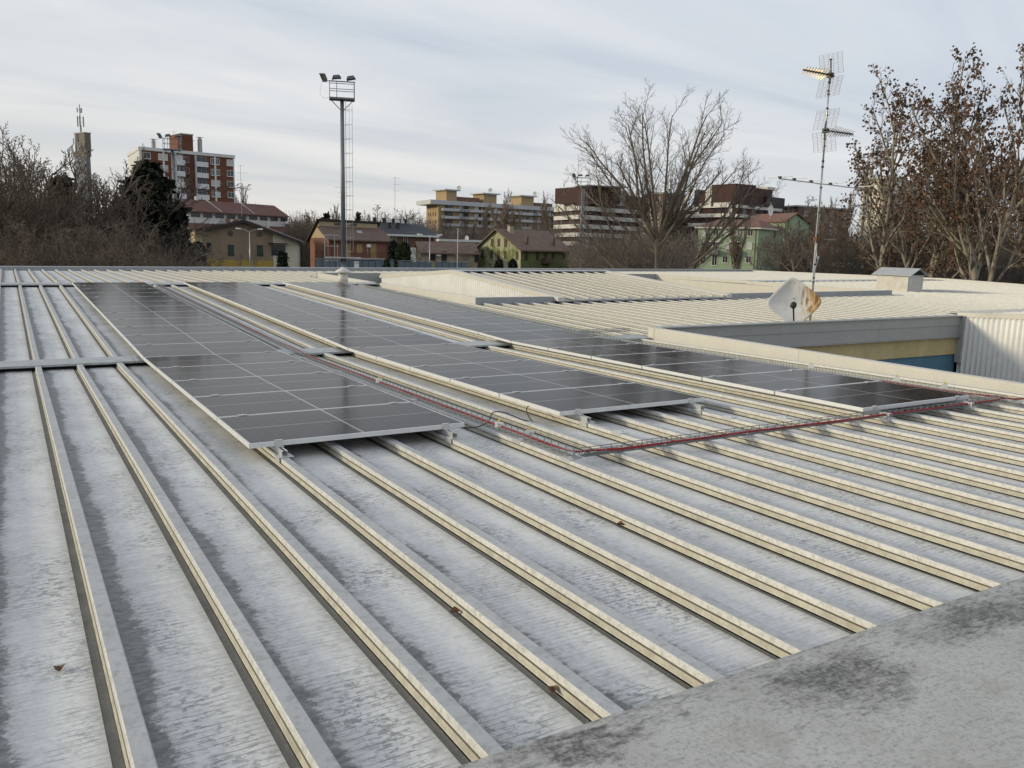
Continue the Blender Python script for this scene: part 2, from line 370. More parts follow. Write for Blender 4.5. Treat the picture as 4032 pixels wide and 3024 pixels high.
# outer walls and the walls of the wells, down to the ground
m = MB()
for (xa, ya, xb, yb) in [(-3.2, -1.6, -3.0, 37.6), (-3.2, 37.6, 40.5, 37.85), (40.41, 11.8, 40.6, 37.6), (-3.2, -1.8, 10.2, -1.6)]:
    m.box((xa, ya, 0), (xb, yb, 3.6))
m.build('outer_wall', YELW, school)
def up_wall(name, xa, ya, xb, yb, zt0, zt1, zb, th, mat, parent=school, top=None):
    """upstand along Y (xa==xb) or X (ya==yb); zt0/zt1 top heights at the two ends; thickness goes to +X / +Y"""
    m = MB()
    L = math.hypot(xb-xa, yb-ya); n = max(1, round(L/3.2)); ts = np.linspace(0, 1, n+1)
    for a, b in zip(ts[:-1], ts[1:]):
        g = .002/L
        a += g; b -= g
        P = lambda t: (xa+(xb-xa)*t, ya+(yb-ya)*t); za, zb_ = zt0+(zt1-zt0)*a, zt0+(zt1-zt0)*b
        (ax, ay), (bx, by) = P(a), P(b)
        if xa == xb: q = [(ax, ay), (ax+th, ay), (bx+th, by), (bx, by)]; zt = [za, za, zb_, zb_]
        else: q = [(ax, ay), (bx, by), (bx, by+th), (ax, ay+th)]; zt = [za, zb_, zb_, za]
        m.hexa([(p[0], p[1], zb) for p in q], [(p[0], p[1], z) for p, z in zip(q, zt)])
    return m.build(name, mat, parent)
c_ = CZ
up_wall('upstand', 10.05, 18.465, 10.05, 24.83, c_-1.25, c_-1.187, c_-1.75, .14, CREAM)
up_wall('upstand', 10.053, 18.462, 12.46, 18.462, c_-1.253, c_-1.251, c_-1.75, .14, GREYF)  # front of the same upstand: its shade painted as grey
up_wall('upstand', 10.05, 25.46, 10.05, 31.0, c_-1.19, c_-1.10, c_-1.75, .14, CREAM)
up_wall('upstand', 10.053, 31.0, 12.6, 31.0, c_-1.10, c_-1.09, c_-1.75, .14, GREYF)
# inner faces of the wells
m = MB()
for (xa, xb, ya, yb) in [(10.20, 12.47, 18.61, 30.99), (18.75, 26.43, 18.61, 30.99)]:
    for q in [((xa-.16, ya-.002), (xa-.003, yb)), ((xb+.004, ya-.002), (xb+.16, yb)), ((xa, ya-.16), (xb, ya-.006)), ((xa, yb+.01), (xb, yb+.16))]:
        m.box((q[0][0], q[0][1], 0), (q[1][0], q[1][1], c_-1.755))
m.build('well_wall', YELW, school)
up_wall('upstand', 18.86, 18.462, 26.86, 18.462, c_-1.25+.03, c_-1.20+.03, c_-1.75, .14, GREYF)
up_wall('upstand', 26.44, 18.61, 26.44, 30.6, c_-1.185, c_-1.075, c_-1.75, .2, CREAM)
up_wall('fascia_band', 26.425, 18.61, 26.425, 30.6, c_-1.33, c_-1.235, c_-1.73, .012, CREAM)
up_wall('upstand', 18.8, 30.6, 26.43, 30.6, c_-1.08, c_-1.06, c_-1.75, .2, GREYF)
# second well on the right: parapet, grey fascia, ochre beam, blue wall
up_wall('well_parapet', 10.06, -1.5, 10.06, 11.64, c_-1.475, c_-1.383, c_-1.95, .13, CREAM)
m = MB().box((10.055, 11.643, c_-1.66), (10.19, 11.80, c_-1.386)); m.build('parapet_end', CREAM, school)
up_wall('fascia', 10.2, 11.648, 19.84, 11.648, c_-1.378, c_-1.364, c_-1.60, .15, GREYF)
up_wall('fascia', 10.2, 11.660, 19.84, 11.660, c_-1.604, c_-1.604, c_-1.872, .14, GREYF)
m = MB().box((10.2, 11.60, c_-1.882), (19.84, 11.82, c_-1.874)); m.build('drip_edge', FLASH, school)
m = MB().hexa([(10.2, 11.60, c_-1.392), (19.84, 11.60, c_-1.378), (19.84, 11.83, c_-1.378), (10.2, 11.83, c_-1.392)], [(10.2, 11.60, c_-1.372), (19.84, 11.60, c_-1.358), (19.84, 11.83, c_-1.358), (10.2, 11.83, c_-1.372)]); m.build('fascia_coping', FLASH, school)
m = MB().box((10.19, 11.70, c_-2.302), (19.86, 11.9, c_-1.884)); m.build('ochre_beam', YELW, school)
m = MB().box((10.19, 11.74, 0), (19.79, 11.9, c_-2.306)); m.build('blue_wall', BLUEW, school)
m = MB().box((19.70, 11.55, c_-2.5), (19.86, 11.70, c_-1.36)); m.build('downpipe_corner', RUST if False else FLASH, school)
m = MB().box((10.06, -1.5, 0), (10.3, 11.6, c_-1.96)); m.build('well_wall', YELW, school)

def corrugated(name, x, ya, yb, ztop, zbot, parent, pitch=.125, amp=.042):
    n = int((yb-ya)/pitch); ys = []; xs = []
    for i in range(n):
        y = ya+i*pitch
        for f, a in ((0, 0), (.12, 1), (.48, 1), (.6, 0)): ys.append(y+f*pitch); xs.append(x-amp*a)
    ys.append(yb); xs.append(x)
    V = [(a, b, zbot) for a, b in zip(xs, ys)]+[(a, b, ztop(b)) for a, b in zip(xs, ys)]; N = len(xs)
    return link(name, np_mesh(name, V, [(i+1, i, N+i, N+i+1) for i in range(N-1)]), parent, WHITEC)
def gable(xa, xb, ye, yr_, yf, ze, zr, zf, ribs=True):
    """monitor with a gable wall on its left side; ye near eave, yr_ ridge, yf far eave"""
    T = lambda x: tilt(x)
    body = MB()
    for (y0, z0, y1, z1) in [(ye, ze, yr_, zr), (yr_, zr, yf, zf)]:
        body.slab([(xa+.05, y0, z0-.105+T(xa)), (xb, y0, z0-.105+T(xb)), (xb, y1, z1-.105+T(xb)), (xa+.05, y1, z1-.105+T(xa))], .02)
    roof = body.build('monitor_roof', GREYF, school)
    top = lambda y: (ze+(zr-ze)*(y-ye)/(yr_-ye) if y <= yr_ else zr+(zf-zr)*(y-yr_)/(yf-yr_))
    corrugated('gable_wall', xa, max(ye+.12, -1.5), yf-.05, lambda y: top(y)-.06, 0.0, roof)
    back = MB()
    back.hexa([(xa+.03, ye+.12, c_-2.6), (xb-.1, ye+.12, c_-2.6), (xb-.1, yf-.05, c_-2.6), (xa+.03, yf-.05, c_-2.6)], [(xa+.03, ye+.12, top(ye)-.26), (xb-.1, ye+.12, top(ye)-.26), (xb-.1, yf-.05, top(yf)-.26), (xa+.03, yf-.05, top(yf)-.26)])
    back.build('inner_wall', YELW, roof)
    # coping on the verge, both ends
    for x, s in ((xa, -1), (xb, 1)):
        cp = MB()
        for (y0, z0, y1, z1) in [(ye-.12, ze-.01, yr_, zr), (yr_, zr, yf+.05, zf)]:
            n = 2
            for i in range(n):
                a, b = y0+(y1-y0)*i/n+.003, y0+(y1-y0)*(i+1)/n-.003; za, zb = z0+(z1-z0)*i/n, z0+(z1-z0)*(i+1)/n
                xl, xr_ = (x-.05, x+.16) if s < 0 else (x-.16, x+.05)
                cp.hexa([(xl, a, za-.105+T(x)), (xr_, a, za-.105+T(x)), (xr_, b, zb-.105+T(x)), (xl, b, zb-.105+T(x))], [(xl, a, za+T(x)), (xr_, a, za+T(x)), (xr_, b, zb+T(x)), (xl, b, zb+T(x))])
        cp.build('verge_coping', CREAM, roof)
    # ridge cap
    rc = MB()
    for a, b in zip(np.linspace(xa+.17, xb-.17, 4)[:-1], np.linspace(xa+.17, xb-.17, 4)[1:]):
        rc.slab([(a+.003, yr_-.30, zr-.022+T(a)), (b-.003, yr_-.30, zr-.022+T(b)), (b-.003, yr_, zr+.004+T(b)), (a+.003, yr_, zr+.004+T(a))], .022)
        rc.slab([(a+.003, yr_, zr+.004+T(a)), (b-.003, yr_, zr+.004+T(b)), (b-.003, yr_+.3, zr-.022+T(b)), (a+.003, yr_+.3, zr-.022+T(a))], .022)
    rc.build('ridge_cap', FLASH, roof)
    cl = MB().box((xa+.2, yr_-.18, zr-.10+T(xa)), (xb-.2, yr_+.18, zr-.052+T(xa))); cl.build('gap_shade_closure', DARK, roof)  # black filler carries the shade below the ridge cap
    # ribs and sheets on the slope that faces the camera, and the far one
    k0 = math.ceil((xa+.25-X0)/S); k1 = math.floor((xb-.12-X0)/S)
    for (y0, z0, y1, z1) in [(ye-.06, ze, yr_, zr), (yr_, zr, yf, zf)]:
        r = MB(); r.prof(RIBP, y0, y1, mi=RIBMI, z0=z0-.03, z1=z1-.03); n = len(RIBP); r.f.append(list(range(n))); r.m.append(0); rm = r.mesh('rib'); rm.materials.append(RIB); rm.materials.append(RTOP); rm.materials.append(GRV); rm.materials.append(LOWB)
        p = MB(); p.prof(PANP, y0, y1, mi=[0, 1, 1], z0=z0-.03, z1=z1-.03); pm = p.mesh('roof_sheet'); pm.materials.append(SHEET); pm.materials.append(GUT)
        for k in range(k0, k1+1):
            x = X0+S*k
            for nm, me in (('rib', rm), ('roof_sheet', pm)):
                if nm == 'roof_sheet' and k == k1: continue
                o = link(nm, me, roof); o.location = (x, 0, T(x))
    # eave gutter edge: thin grey drip with a black strip painting the shadow gap under it
    MB().hexa([(xa+.02, ye+.02, ze-.34+T(xa)), (xb, ye+.02, ze-.34+T(xb)), (xb, ye+.06, ze-.34+T(xb)), (xa+.02, ye+.06, ze-.34+T(xa))], [(xa+.02, ye+.02, ze-.130+T(xa)), (xb, ye+.02, ze-.130+T(xb)), (xb, ye+.06, ze-.130+T(xb)), (xa+.02, ye+.06, ze-.130+T(xa))]).build('eave_shade_strip', DARK, roof)
    MB().hexa([(xa+.02, ye-.07, ze-.128+T(xa)), (xb, ye-.07, ze-.128+T(xb)), (xb, ye-.05, ze-.128+T(xb)), (xa+.02, ye-.05, ze-.128+T(xa))], [(xa+.02, ye-.07, ze-.098+T(xa)), (xb, ye-.07, ze-.098+T(xb)), (xb, ye-.05, ze-.098+T(xb)), (xa+.02, ye-.05, ze-.098+T(xa))]).build('eave_drip', FLASH, roof)
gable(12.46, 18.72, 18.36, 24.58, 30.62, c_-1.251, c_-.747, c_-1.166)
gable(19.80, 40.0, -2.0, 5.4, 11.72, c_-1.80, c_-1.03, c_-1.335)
plate('valley_flashing', [(21.8, 11.85, c_-1.46+tilt(22)), (40.2, 11.85, c_-1.46+tilt(40)), (40.2, 13.43, c_-1.495+tilt(40)), (21.8, 13.43, c_-1.495+tilt(22))], .012, CREAM)

# ------------------------------------------------------------------ solar panels
def glass_material():
    t = MT('solar_glass', .12, 0., .5)
    tcx = t.n('ShaderNodeTexCoord'); sp = t.n('ShaderNodeSeparateXYZ'); t.l(tcx.outputs['Object'], sp.inputs[0]); x, y = sp.outputs[0], sp.outputs[1]
    def lines(c, period, w, off=0.):
        f = t.math('FRACT', t.math('ADD', t.math('DIVIDE', c, period), off)); d = t.math('ABSOLUTE', t.math('SUBTRACT', f, .5))
        return t.math('GREATER_THAN', d, .5-w/period/2)
    cell = t.math('MAXIMUM', lines(x, .0857, .0022), lines(y, .1733, .0026))
    xc = t.math('LESS_THAN', t.math('ABSOLUTE', t.math('SUBTRACT', x, .8775)), .007)
    yc = t.math('LESS_THAN', t.math('ABSOLUTE', t.math('SUBTRACT', y, .535)), .0045)
    bus = lines(y, .0173, .0010)
    n = t.noise(t.coord('Object', (1, 1, 1), rnd=True), 7, 3)
    c = t.mix(t.ramp(n, .3, .7), (.014, .0125, .013), (.020, .0175, .0175))
    c = t.mix(t.math('MULTIPLY', bus, .22), c, (.12, .11, .10)); c = t.mix(t.math('MULTIPLY', cell, .5), c, (.17, .165, .155)); c = t.mix(t.math('MAXIMUM', xc, yc), c, (.36, .36, .345))
    t.base(c)
    dust = t.noise(t.coord('World', (1, 1, 1)), 2.2, 5, .6); t.l(t.ramp(dust, .3, .7, .10, .17), t.b.inputs['Roughness'])
    df = t.n('ShaderNodeBsdfDiffuse'); t.l(c, df.inputs[0]); gl = t.n('ShaderNodeBsdfGlossy'); gl.inputs[0].default_value = (.95, .95, .95, 1); t.l(t.ramp(dust, .3, .7, .09, .15), gl.inputs['Roughness'])
    fn = t.n('ShaderNodeFresnel'); fn.inputs[0].default_value = 1.42; mx = t.n('ShaderNodeMixShader'); t.l(t.math('MULTIPLY', fn.outputs[0], .60), mx.inputs[0]); t.l(df.outputs[0], mx.inputs[1]); t.l(gl.outputs[0], mx.inputs[2]); t.l(mx.outputs[0], t.t.nodes['Material Output'].inputs[0])
    return t.m
GLASS = glass_material()
PW, PH, PP, TH = 1.755, 1.070, 1.092, .036
fr = MB(); e = .030
fr.box((0, 0, -TH), (PW, e, 0)).box((0, PH-e, -TH), (PW, PH, 0)).box((0, e, -TH), (e, PH-e, 0)).box((PW-e, e, -TH), (PW, PH-e, 0))
FRAME = fr.mesh('frame'); FRAME.materials.append(ALUF)
fr = MB(); fr.box((.014, .016, -.010), (PW-.014, PH-.016, .0012))
# the glass fills the frame; thin lip of the frame left showing all round
GL = fr.mesh('glass'); GL.materials.append(GLASS)
BACK = MB().box((e, e, -.030), (PW-e, PH-e, -.012)).mesh('back_sheet'); BACK.materials.append(WPL)
OFF = .085
def zpan(y):
    return zs(0, y)+OFF if y < 11.9 else zs(1, y)+OFF
ORD = ['nearest', 'second', 'third', 'fourth', 'fifth', 'sixth', 'seventh', 'eighth', 'ninth', 'tenth', 'eleventh', 'twelfth', 'thirteenth', 'fourteenth', 'fifteenth', 'sixteenth', 'seventeenth', 'eighteenth']
ROWS = [('left', 1.413, 5.977, 17, (4, 7)), ('middle', 4.158, 6.03, 17, (10, 13)), ('right', 6.915, 4.94, 18, (16, 19))]
def ysurf(y0, i):  # joint i of a row
    return y0+i*PP
for rname, xr0, y0, n, ribs in ROWS:
    for i in range(n):
        ya = y0+i*PP; yb = ya+PH; za, zb = zpan(ya), zpan(yb)
        if ya < 11.9 <= yb: za = zs(0, ya)+OFF; zb = zs(1, yb)+OFF
        t = thing('solar_panel', f'dark glass solar panel in the {rname} row, {ORD[i]} from the near end' if i else f'dark glass solar panel at the near end of the {rname} row', 'solar panel', (xr0, ya, za), 0, 'solar panels lying in three rows on the roof')
        t.rotation_euler = (math.atan2(zb-za, PH), 0, 0)
        link('frame', FRAME, t); link('glass', GL, t); link('back_sheet', BACK, t)
    # two mounting rails under each row, with clamps gripping the panels
    for k in ribs:
        xc = X0+S*k-.022
        pos = 'left' if k == ribs[0] else 'right'
        t = thing('mounting_rail', f'aluminium mounting rail under the {pos} side of the {rname} panel row', 'rail', (xc, y0-.17, zs(0, y0-.17)), 0, 'aluminium rails carrying the panel rows')
        oz = zs(0, y0-.17)
        yend = y0+n*PP
        for (ya, yb, sc) in ((y0-.17, 11.60, 0), (12.12, yend, 1)):
            m = MB(); za, zb = zs(sc, ya)-oz, zs(sc, yb)-oz; ya -= y0-.17; yb -= y0-.17
            def br(xa, xb, z0, z1): m.hexa([(xa, ya, za+z0), (xb, ya, za+z0), (xb, yb, zb+z0), (xa, yb, zb+z0)], [(xa, ya, za+z1), (xb, ya, za+z1), (xb, yb, zb+z1), (xa, yb, zb+z1)])
            br(-.022, .022, .006, .009); br(-.022, -.019, .0095, .046); br(.019, .022, .0095, .046); br(-.0185, -.008, .043, .046); br(.008, .0185, .043, .046)
            m.build('channel', ALU, t)
        # saddle plate that wraps the rib at the near end
        m = MB().box((-.055, -.02, .0015), (.06, .09, .0055)).box((-.052, -.035, -.030), (-.049, .075, .001)); m.build('saddle_plate', ALU, t)
        m = MB().box((-.024, .125, .046), (.030, .166, .050)).box((-.024, .1625, .0505), (.030, .1665, .088)).box((-.024, .166, .0885), (.030, .186, .092)); m.build('end_clamp', ALU, t)
        me = None
        for i in range(1, n):
            yj = y0+i*PP-.011
            if me is None:
                m = MB().box((-.035, -.022, 0), (.035, .022, .004)).box((-.035, -.007, .0041), (.035, .007, .006)); m.bar((0, 0, .006), (0, 0, .009), .006, 6); me = m.mesh('mid_clamp'); me.materials.append(ALU)
            sc = 0 if yj < 11.9 else 1
            o = link('mid_clamp', me, t); o.location = (0, yj-(y0-.17), zpan(yj)-oz+.003)

# ------------------------------------------------------------------ wire cable trays and the cables in them
TRAYW = M('tray_wire', (.20, .22, .225), .5, .3, .1, 12.)
def tray(label, pts, w=.062, h=.052, step=.10):
    """wire basket tray following pts (centre line, base height)"""
    a, b = np.array(pts[0], float), np.array(pts[1], float); d = b-a; L = np.linalg.norm(d); d /= L
    n = np.cross(d, (0, 0, 1)); n /= np.linalg.norm(n); up = np.cross(n, d)
    t = thing('cable_tray', label, 'cable tray', tuple(a), 0, 'wire basket cable trays on the roof')
    def P(s, o, z): return d*s+n*o+up*z
    m = MB()
    for o, z in ((-w/2, h), (-w/2, h*.45), (w/2, h), (w/2, h*.45), (-w/2, 0), (-w/6, 0), (w/6, 0), (w/2, 0)):
        m.bar(P(0, o, z), P(L, o, z), .0034, 4)
    m.build('long_wire', TRAYW, t)
    m = MB(); k = int(L/step)
    for i in range(k+1):
        s = i*step
        m.bar(P(s, -w/2, h), P(s, -w/2, 0), .0034, 4, cap=False).bar(P(s, -w/2, 0), P(s, w/2, 0), .003, 4, cap=False).bar(P(s, w/2, 0), P(s, w/2, h), .0034, 4, cap=False)
    tagset(m.build('cross_wire', TRAYW, t), kind='stuff')
    return t
XA = 3.492; YB = 4.86; XC = 9.14
zt1 = lambda y: zs(0, y)+.006
tray('wire cable tray running beside the left panel row', [(XA, YB-.05, zt1(YB)), (XA, 11.55, zs(0, 11.55)+.006)])
tray('wire cable tray beside the far half of the left panel row', [(XA, 11.6, zs(0, 11.6)+.008), (XA, 24.5, zs(1, 24.5)+.008)])
tray('wire cable tray crossing the ribs in front of the panel rows', [(XA+.07, YB, zt1(YB)), (XC, YB, zt1(YB))])
tray('wire cable tray between the right panel row and the cream parapet', [(XC, YB-.05, zt1(YB)), (XC, 11.55, zs(0, 11.55)+.008)])
tray('wire cable tray along the far half of the right panel row', [(XC, 11.6, zs(0, 11.6)+.008), (XC, 24.3, zs(1, 24.3)+.008)])
tray('short wire cable tray leading to the end of the cream parapet', [(8.85, 12.25, zs(1, 12.25)+.05), (10.0, 12.25, zs(1, 12.25)+.05)])
rr = random.Random(5)
def cable(name, label, pts, r, mat, cat='cable', n=6, group=None, strands=1, wob=0.):
    o0 = np.array(pts[0], float); t = None
    # Catmull-Rom smoothing
    P = [np.array(p, float) for p in pts]; Q = []
    for i in range(len(P)-1):
        p0, p1, p2, p3 = P[max(i-1, 0)], P[i], P[i+1], P[min(i+2, len(P)-1)]
        kk = max(4, min(14, int(np.linalg.norm(p2-p1)/.05)))
        for s in np.linspace(0, 1, kk, endpoint=False):
            Q.append(.5*((2*p1)+(-p0+p2)*s+(2*p0-5*p1+4*p2-p3)*s*s+(-p0+3*p1-3*p2+p3)*s**3))
    Q.append(P[-1])
    m = MB()
    for j in range(strands):
        ph = rr.uniform(0, 6); off = np.array([rr.uniform(-1, 1), rr.uniform(-1, 1), rr.uniform(0, 1)])*(wob if strands > 1 else 0)
        pp = [q+off+(np.array([sin(i*.31+ph), cos(i*.27+ph), .4*sin(i*.41+ph)])*wob*.35 if strands > 1 else 0)-o0 for i, q in enumerate(Q)]
        m.path(pp, r, n)
    o = m.build(name, mat, None, True); o.location = tuple(o0); tagset(o, label, cat, group); return o
za = lambda y, d=.022: zt1(y)+d
left_pts = [(XA, 24.2, zs(1, 24.2)+.025)]+[(XA+rr.uniform(-.01, .01), y, zs(1, y)+.025) for y in np.arange(23, 12.4, -1.4)]+[(XA, 11.9, zs(1, 12)+.035)]+[(XA+rr.uniform(-.01, .01), y, za(y)) for y in np.arange(11.2, 5.3, -.8)]+[(XA+.01, 5.05, za(5)), (XA+.05, YB+.03, za(YB)), (XA+.2, YB+.01, za(YB))]
cable('cable_bundle', 'red cables in the wire tray beside the left panel row', left_pts, .0048, RED, 'cable', 5, 'red cables lying in the trays', 4, .010)
cross_pts = [(XA+.2, YB+.01, za(YB))]+[(x, YB-.035+rr.uniform(-.01, .01), za(YB)+rr.uniform(-.004, .004)) for x in np.arange(3.9, XC-.2, .45)]+[(XC-.05, YB-.02, za(YB)), (XC+.05, YB-.03, za(YB))]
cable('cable_bundle', 'red cables in the tray crossing the ribs in front of the panels', cross_pts, .0058, RED, 'cable', 5, 'red cables lying in the trays', 5, .010)
right_pts = [(XC-.02, 6.3, za(6.3)-.012)]+[(XC-.02+rr.uniform(-.01, .01), y, za(y)-.012) for y in np.arange(6, 5.3, -.5)]+[(XC+.02, YB+.08, za(YB)), (XC+.25, YB-.06, za(YB)-.02), (XC+.7, YB-.10, zs(0, 4.8)+.02), (9.9, YB-.18, zs(0, 4.8)+.02)]
cable('cable_bundle', 'red cables beside the right panel row turning to the parapet', right_pts, .0055, RED, 'cable', 5, 'red cables lying in the trays', 4, .010)
zr = zs(0, 6)
cable('black_cable', 'thin black cable arching from the tray to the middle panel row', [(3.10, 6.02, zr+.05), (3.28, 6.04, zr+.02), (3.44, 6.12, zr+.02), (3.50, 6.14, zr+.05), (3.60, 6.26, zr+.085), (3.74, 6.30, zr+.065), (3.86, 6.20, zr+.012), (3.955, 6.12, zr-.015), (4.01, 6.17, zr-.05), (4.03, 6.32, zr-.02), (4.09, 6.48, zr+.03), (4.20, 6.60, zr+.055)], .005, BLK)
# clips under the trays, loose tags, stray clips on the ribs
def clip(x, y, label):
    z = zs(0, y); m = MB().box((-.055, -.06, .0015), (.02, .06, .005)).box((-.066, -.06, -.026), (-.0635, .06, .004)).box((-.063, -.06, .0015), (-.0552, .06, .004)).box((-.018, -.015, .0052), (.006, .015, .009))
    o = m.build('tray_clip', ALU); o.location = (x, y, z); tagset(o, label, 'clip', 'bright metal clips hooked over the roof ribs')
for k, y, lb in [(8, 4.86, 'bright metal clip on the rib under the tray corner'), (8, 5.55, 'bright metal clip on the rib below the white tag'), (8, 7.6, 'metal clip beside the tray, level with the second left panel'), (8, 9.8, 'metal clip beside the tray, level with the fourth left panel'), (8, 11.2, 'metal clip beside the tray just before the step flashing'),
                 (10, 5.42, 'metal clip on the rib in front of the middle row'), (10, 4.88, 'metal clip on the rib under the crossing tray, left'), (12, 4.86, 'metal clip on the rib under the crossing tray, third'), (13, 5.5, 'metal clip on the rib right of the middle row end'), (14, 4.86, 'metal clip under the crossing tray, halfway'), (16, 4.86, 'metal clip under the crossing tray before the right row'), (19, 4.84, 'metal clip under the crossing tray near its right end'), (14, 5.25, 'metal clip on the rib between middle and right rows')]:
    clip(X0+S*k+.003, y, lb)
def label_tag(x, y, z, label, rz, yellow=False):
    t = thing('cable_tag', label, 'tag', (x, y, z), rz, 'plastic tags tied to the cables')
    MB().box((-.035, -.002, 0), (.035, .002, .05)).build('plate', WPL, t)
    MB().box((-.009, -.003, .051), (.009, .003, .075)).build('tie', YPL, t)
label_tag(XA-.02, 5.93, za(5.9)-.005, 'white tag with yellow tie where the black cable leaves the tray', -.6)
label_tag(XA+.03, 5.52, za(5.5), 'white and yellow tag on the red cables near the tray corner', -.3)
label_tag(XA-.02, 8.6, za(8.6), 'white tag on the tray beside the third left panel', -.6)
label_tag(XC-.09, 7.3, za(7.3)+.03, 'white tag on the tray beside the third right panel', -.7)
label_tag(XC-.09, 6.05, za(6)+.03, 'white tag on the tray beside the nearest right panel', -.7)
label_tag(XC-.09, 5.45, za(5.4)+.03, 'white tag nearest the end of the right row tray', -.6)
label_tag(XC-.09, 18.5, zs(1, 18.5)+.07, 'white tag on the far tray beside the low cream upstand', -.7)
label_tag(XC-.09, 21.0, zs(1, 21)+.07, 'farthest white tag on the tray of the right row', -.7)
# dead leaves caught in the seams
LEAF = M('dead_leaf', (.13, .065, .03), .8, 0, .3, 40.)
for i, (k, off, y, lb) in enumerate([(1, -.21, 3.25, 'curled brown leaf on the leftmost roof sheet'), (4, -.088, 3.0, 'brown leaf wedged in the seam near the ridge flashing'), (4, -.085, 2.25, 'small brown leaf in the seam beside the ridge flashing edge'), (7, -.08, 3.6, 'brown leaf in the seam in front of the panels'), (9, .06, 3.3, 'pale brown leaf on the sheet right of the tray corner')]):
    y_ = y; z = zs(0, y_)-RH+.006; m = MB(); r2 = random.Random(i)
    pts = [(0, -.030), (.012, -.016), (.020, .0), (.010, .018), (0, .032), (-.011, .016), (-.018, 0), (-.012, -.016)]
    m.v = [(0, 0, .002)]+[(a*r2.uniform(.8, 1.2), b*.8, .003+.016*abs(a)/.02+r2.uniform(0, .006)) for a, b in pts]
    m.f = [[0, j+1, (j+1) % 8+1] for j in range(8)]; m.m = [0]*8
    o = m.build('dead_leaf', LEAF); sm = o.modifiers.new('s', 'SOLIDIFY'); sm.thickness = .0012
    o.location = (X0+S*k+off, y_, z); o.rotation_euler = (0, 0, i*1.3); tagset(o, lb, 'leaf', 'dead leaves on the roof')

# ------------------------------------------------------------------ roof fittings
def lathe(pr, n=20):
    V = []; Fs = []
    for r, z in pr:
        for i in range(n): V.append((r*cos(2*pi*i/n), r*sin(2*pi*i/n), z))
    for j in range(len(pr)-1):
        for i in range(n): Fs.append((j*n+i, j*n+(i+1) % n, (j+1)*n+(i+1) % n, (j+1)*n+i))
    m = MB(); m.add(V, Fs); return m
vp = (9.22, 25.85); vz0 = zs(2, vp[1])-RH; hv = zat(1353, 1051, 26.9)-vz0
vt = thing('vent_pipe', 'round white vent pipe with conical cap at the far end of the panels', 'vent', (vp[0], vp[1], vz0))
lathe([(.0, 0), (.155, 0), (.155, hv-.19), (.0, hv-.19)]).build('pipe', CREAM, vt, True)
lathe([(.0, hv-.17), (.26, hv-.175), (.26, hv-.14), (.04, hv), (0, hv)]).build('cap', CREAM, vt, True)
cx, cy = 29.35, 19.55; cz = zs(1, cy)+tilt(cx)-.01
ct = thing('vent_box', 'square sheet-metal vent box with peaked hood on the right-hand roof', 'vent', (cx, cy, cz))
MB().box((0, 0, -.1), (.95, 1.35, .62)).build('casing', M('weathered_sheet', (.50, .48, .44), .5, .1, .14, 3., dirt=((.36, .33, .29), .5)), ct)
hm = MB(); hp = [(-.12, -.17, .60), (1.07, -.17, .60), (1.07, 1.52, .60), (-.12, 1.52, .60)]; r0, r1 = (.475, -.17, .88), (.475, 1.52, .88)
hm.slab([hp[0], r0, r1, hp[3]], .014); hm.slab([r0, hp[1], hp[2], r1], .014)
hm.build('hood', FLASH, ct)
for ya_ in (-.03, 1.36): MB().hexa([(0, ya_, .625), (.95, ya_, .625), (.475, ya_, .85)], [(0, ya_+.02, .625), (.95, ya_+.02, .625), (.475, ya_+.02, .85)]).build('hood_end', DARK, ct)

# aerial mast
ax, ay = 15.70, 12.8; az = zs(1, ay)+tilt(ax)-RH
at = thing('aerial_mast', 'tall galvanised aerial mast carrying television antennas behind the dish', 'mast', (ax, ay, az))
H = CZ+3.99-az
m = MB(); m.bar((0, 0, 0), (0, 0, 1.9), .026, 10).bar((0, 0, 1.9), (0, 0, 3.6), .022, 10).bar((0, 0, 3.6), (0, 0, H), .018, 10); m.build('pole', GALV, at, True)
m = MB()
for z in (.5, .62, .95, 1.05, 1.35, 2.0, 2.5, 3.05, 3.5, 3.62, 4.1, 4.75, 5.05, 5.3): m.bar((0, 0, z), (0, 0, z+.035), .031, 8)
m.build('strap', BLK, at)
m = MB(); m.path([(.028, 0, .2), (.032, -.005, 1.0), (.028, .0, 1.25), (.09, -.03, 1.55), (.02, -.05, 1.5), (-.05, -.03, 1.72), (.03, 0, 1.95), (.028, 0, 3.0), (.022, 0, H-.2)], .006, 5).path([(-.03, 0, .2), (-.036, .0, 1.3), (-.03, 0, 2.6), (-.026, 0, 3.4)], .006, 5); m.build('coaxial_lead', WPL, at)
m = MB().box((-.12, -.12, 0), (.12, .12, .03)); m.build('base_plate', GALV, at)
GRID = M('antenna_wire', (.20, .20, .21), .5, .3); GOLD = M('gold_anodised', (.62, .44, .14), .35, .6); ABLK = M('antenna_plastic', (.02, .018, .016), .6)
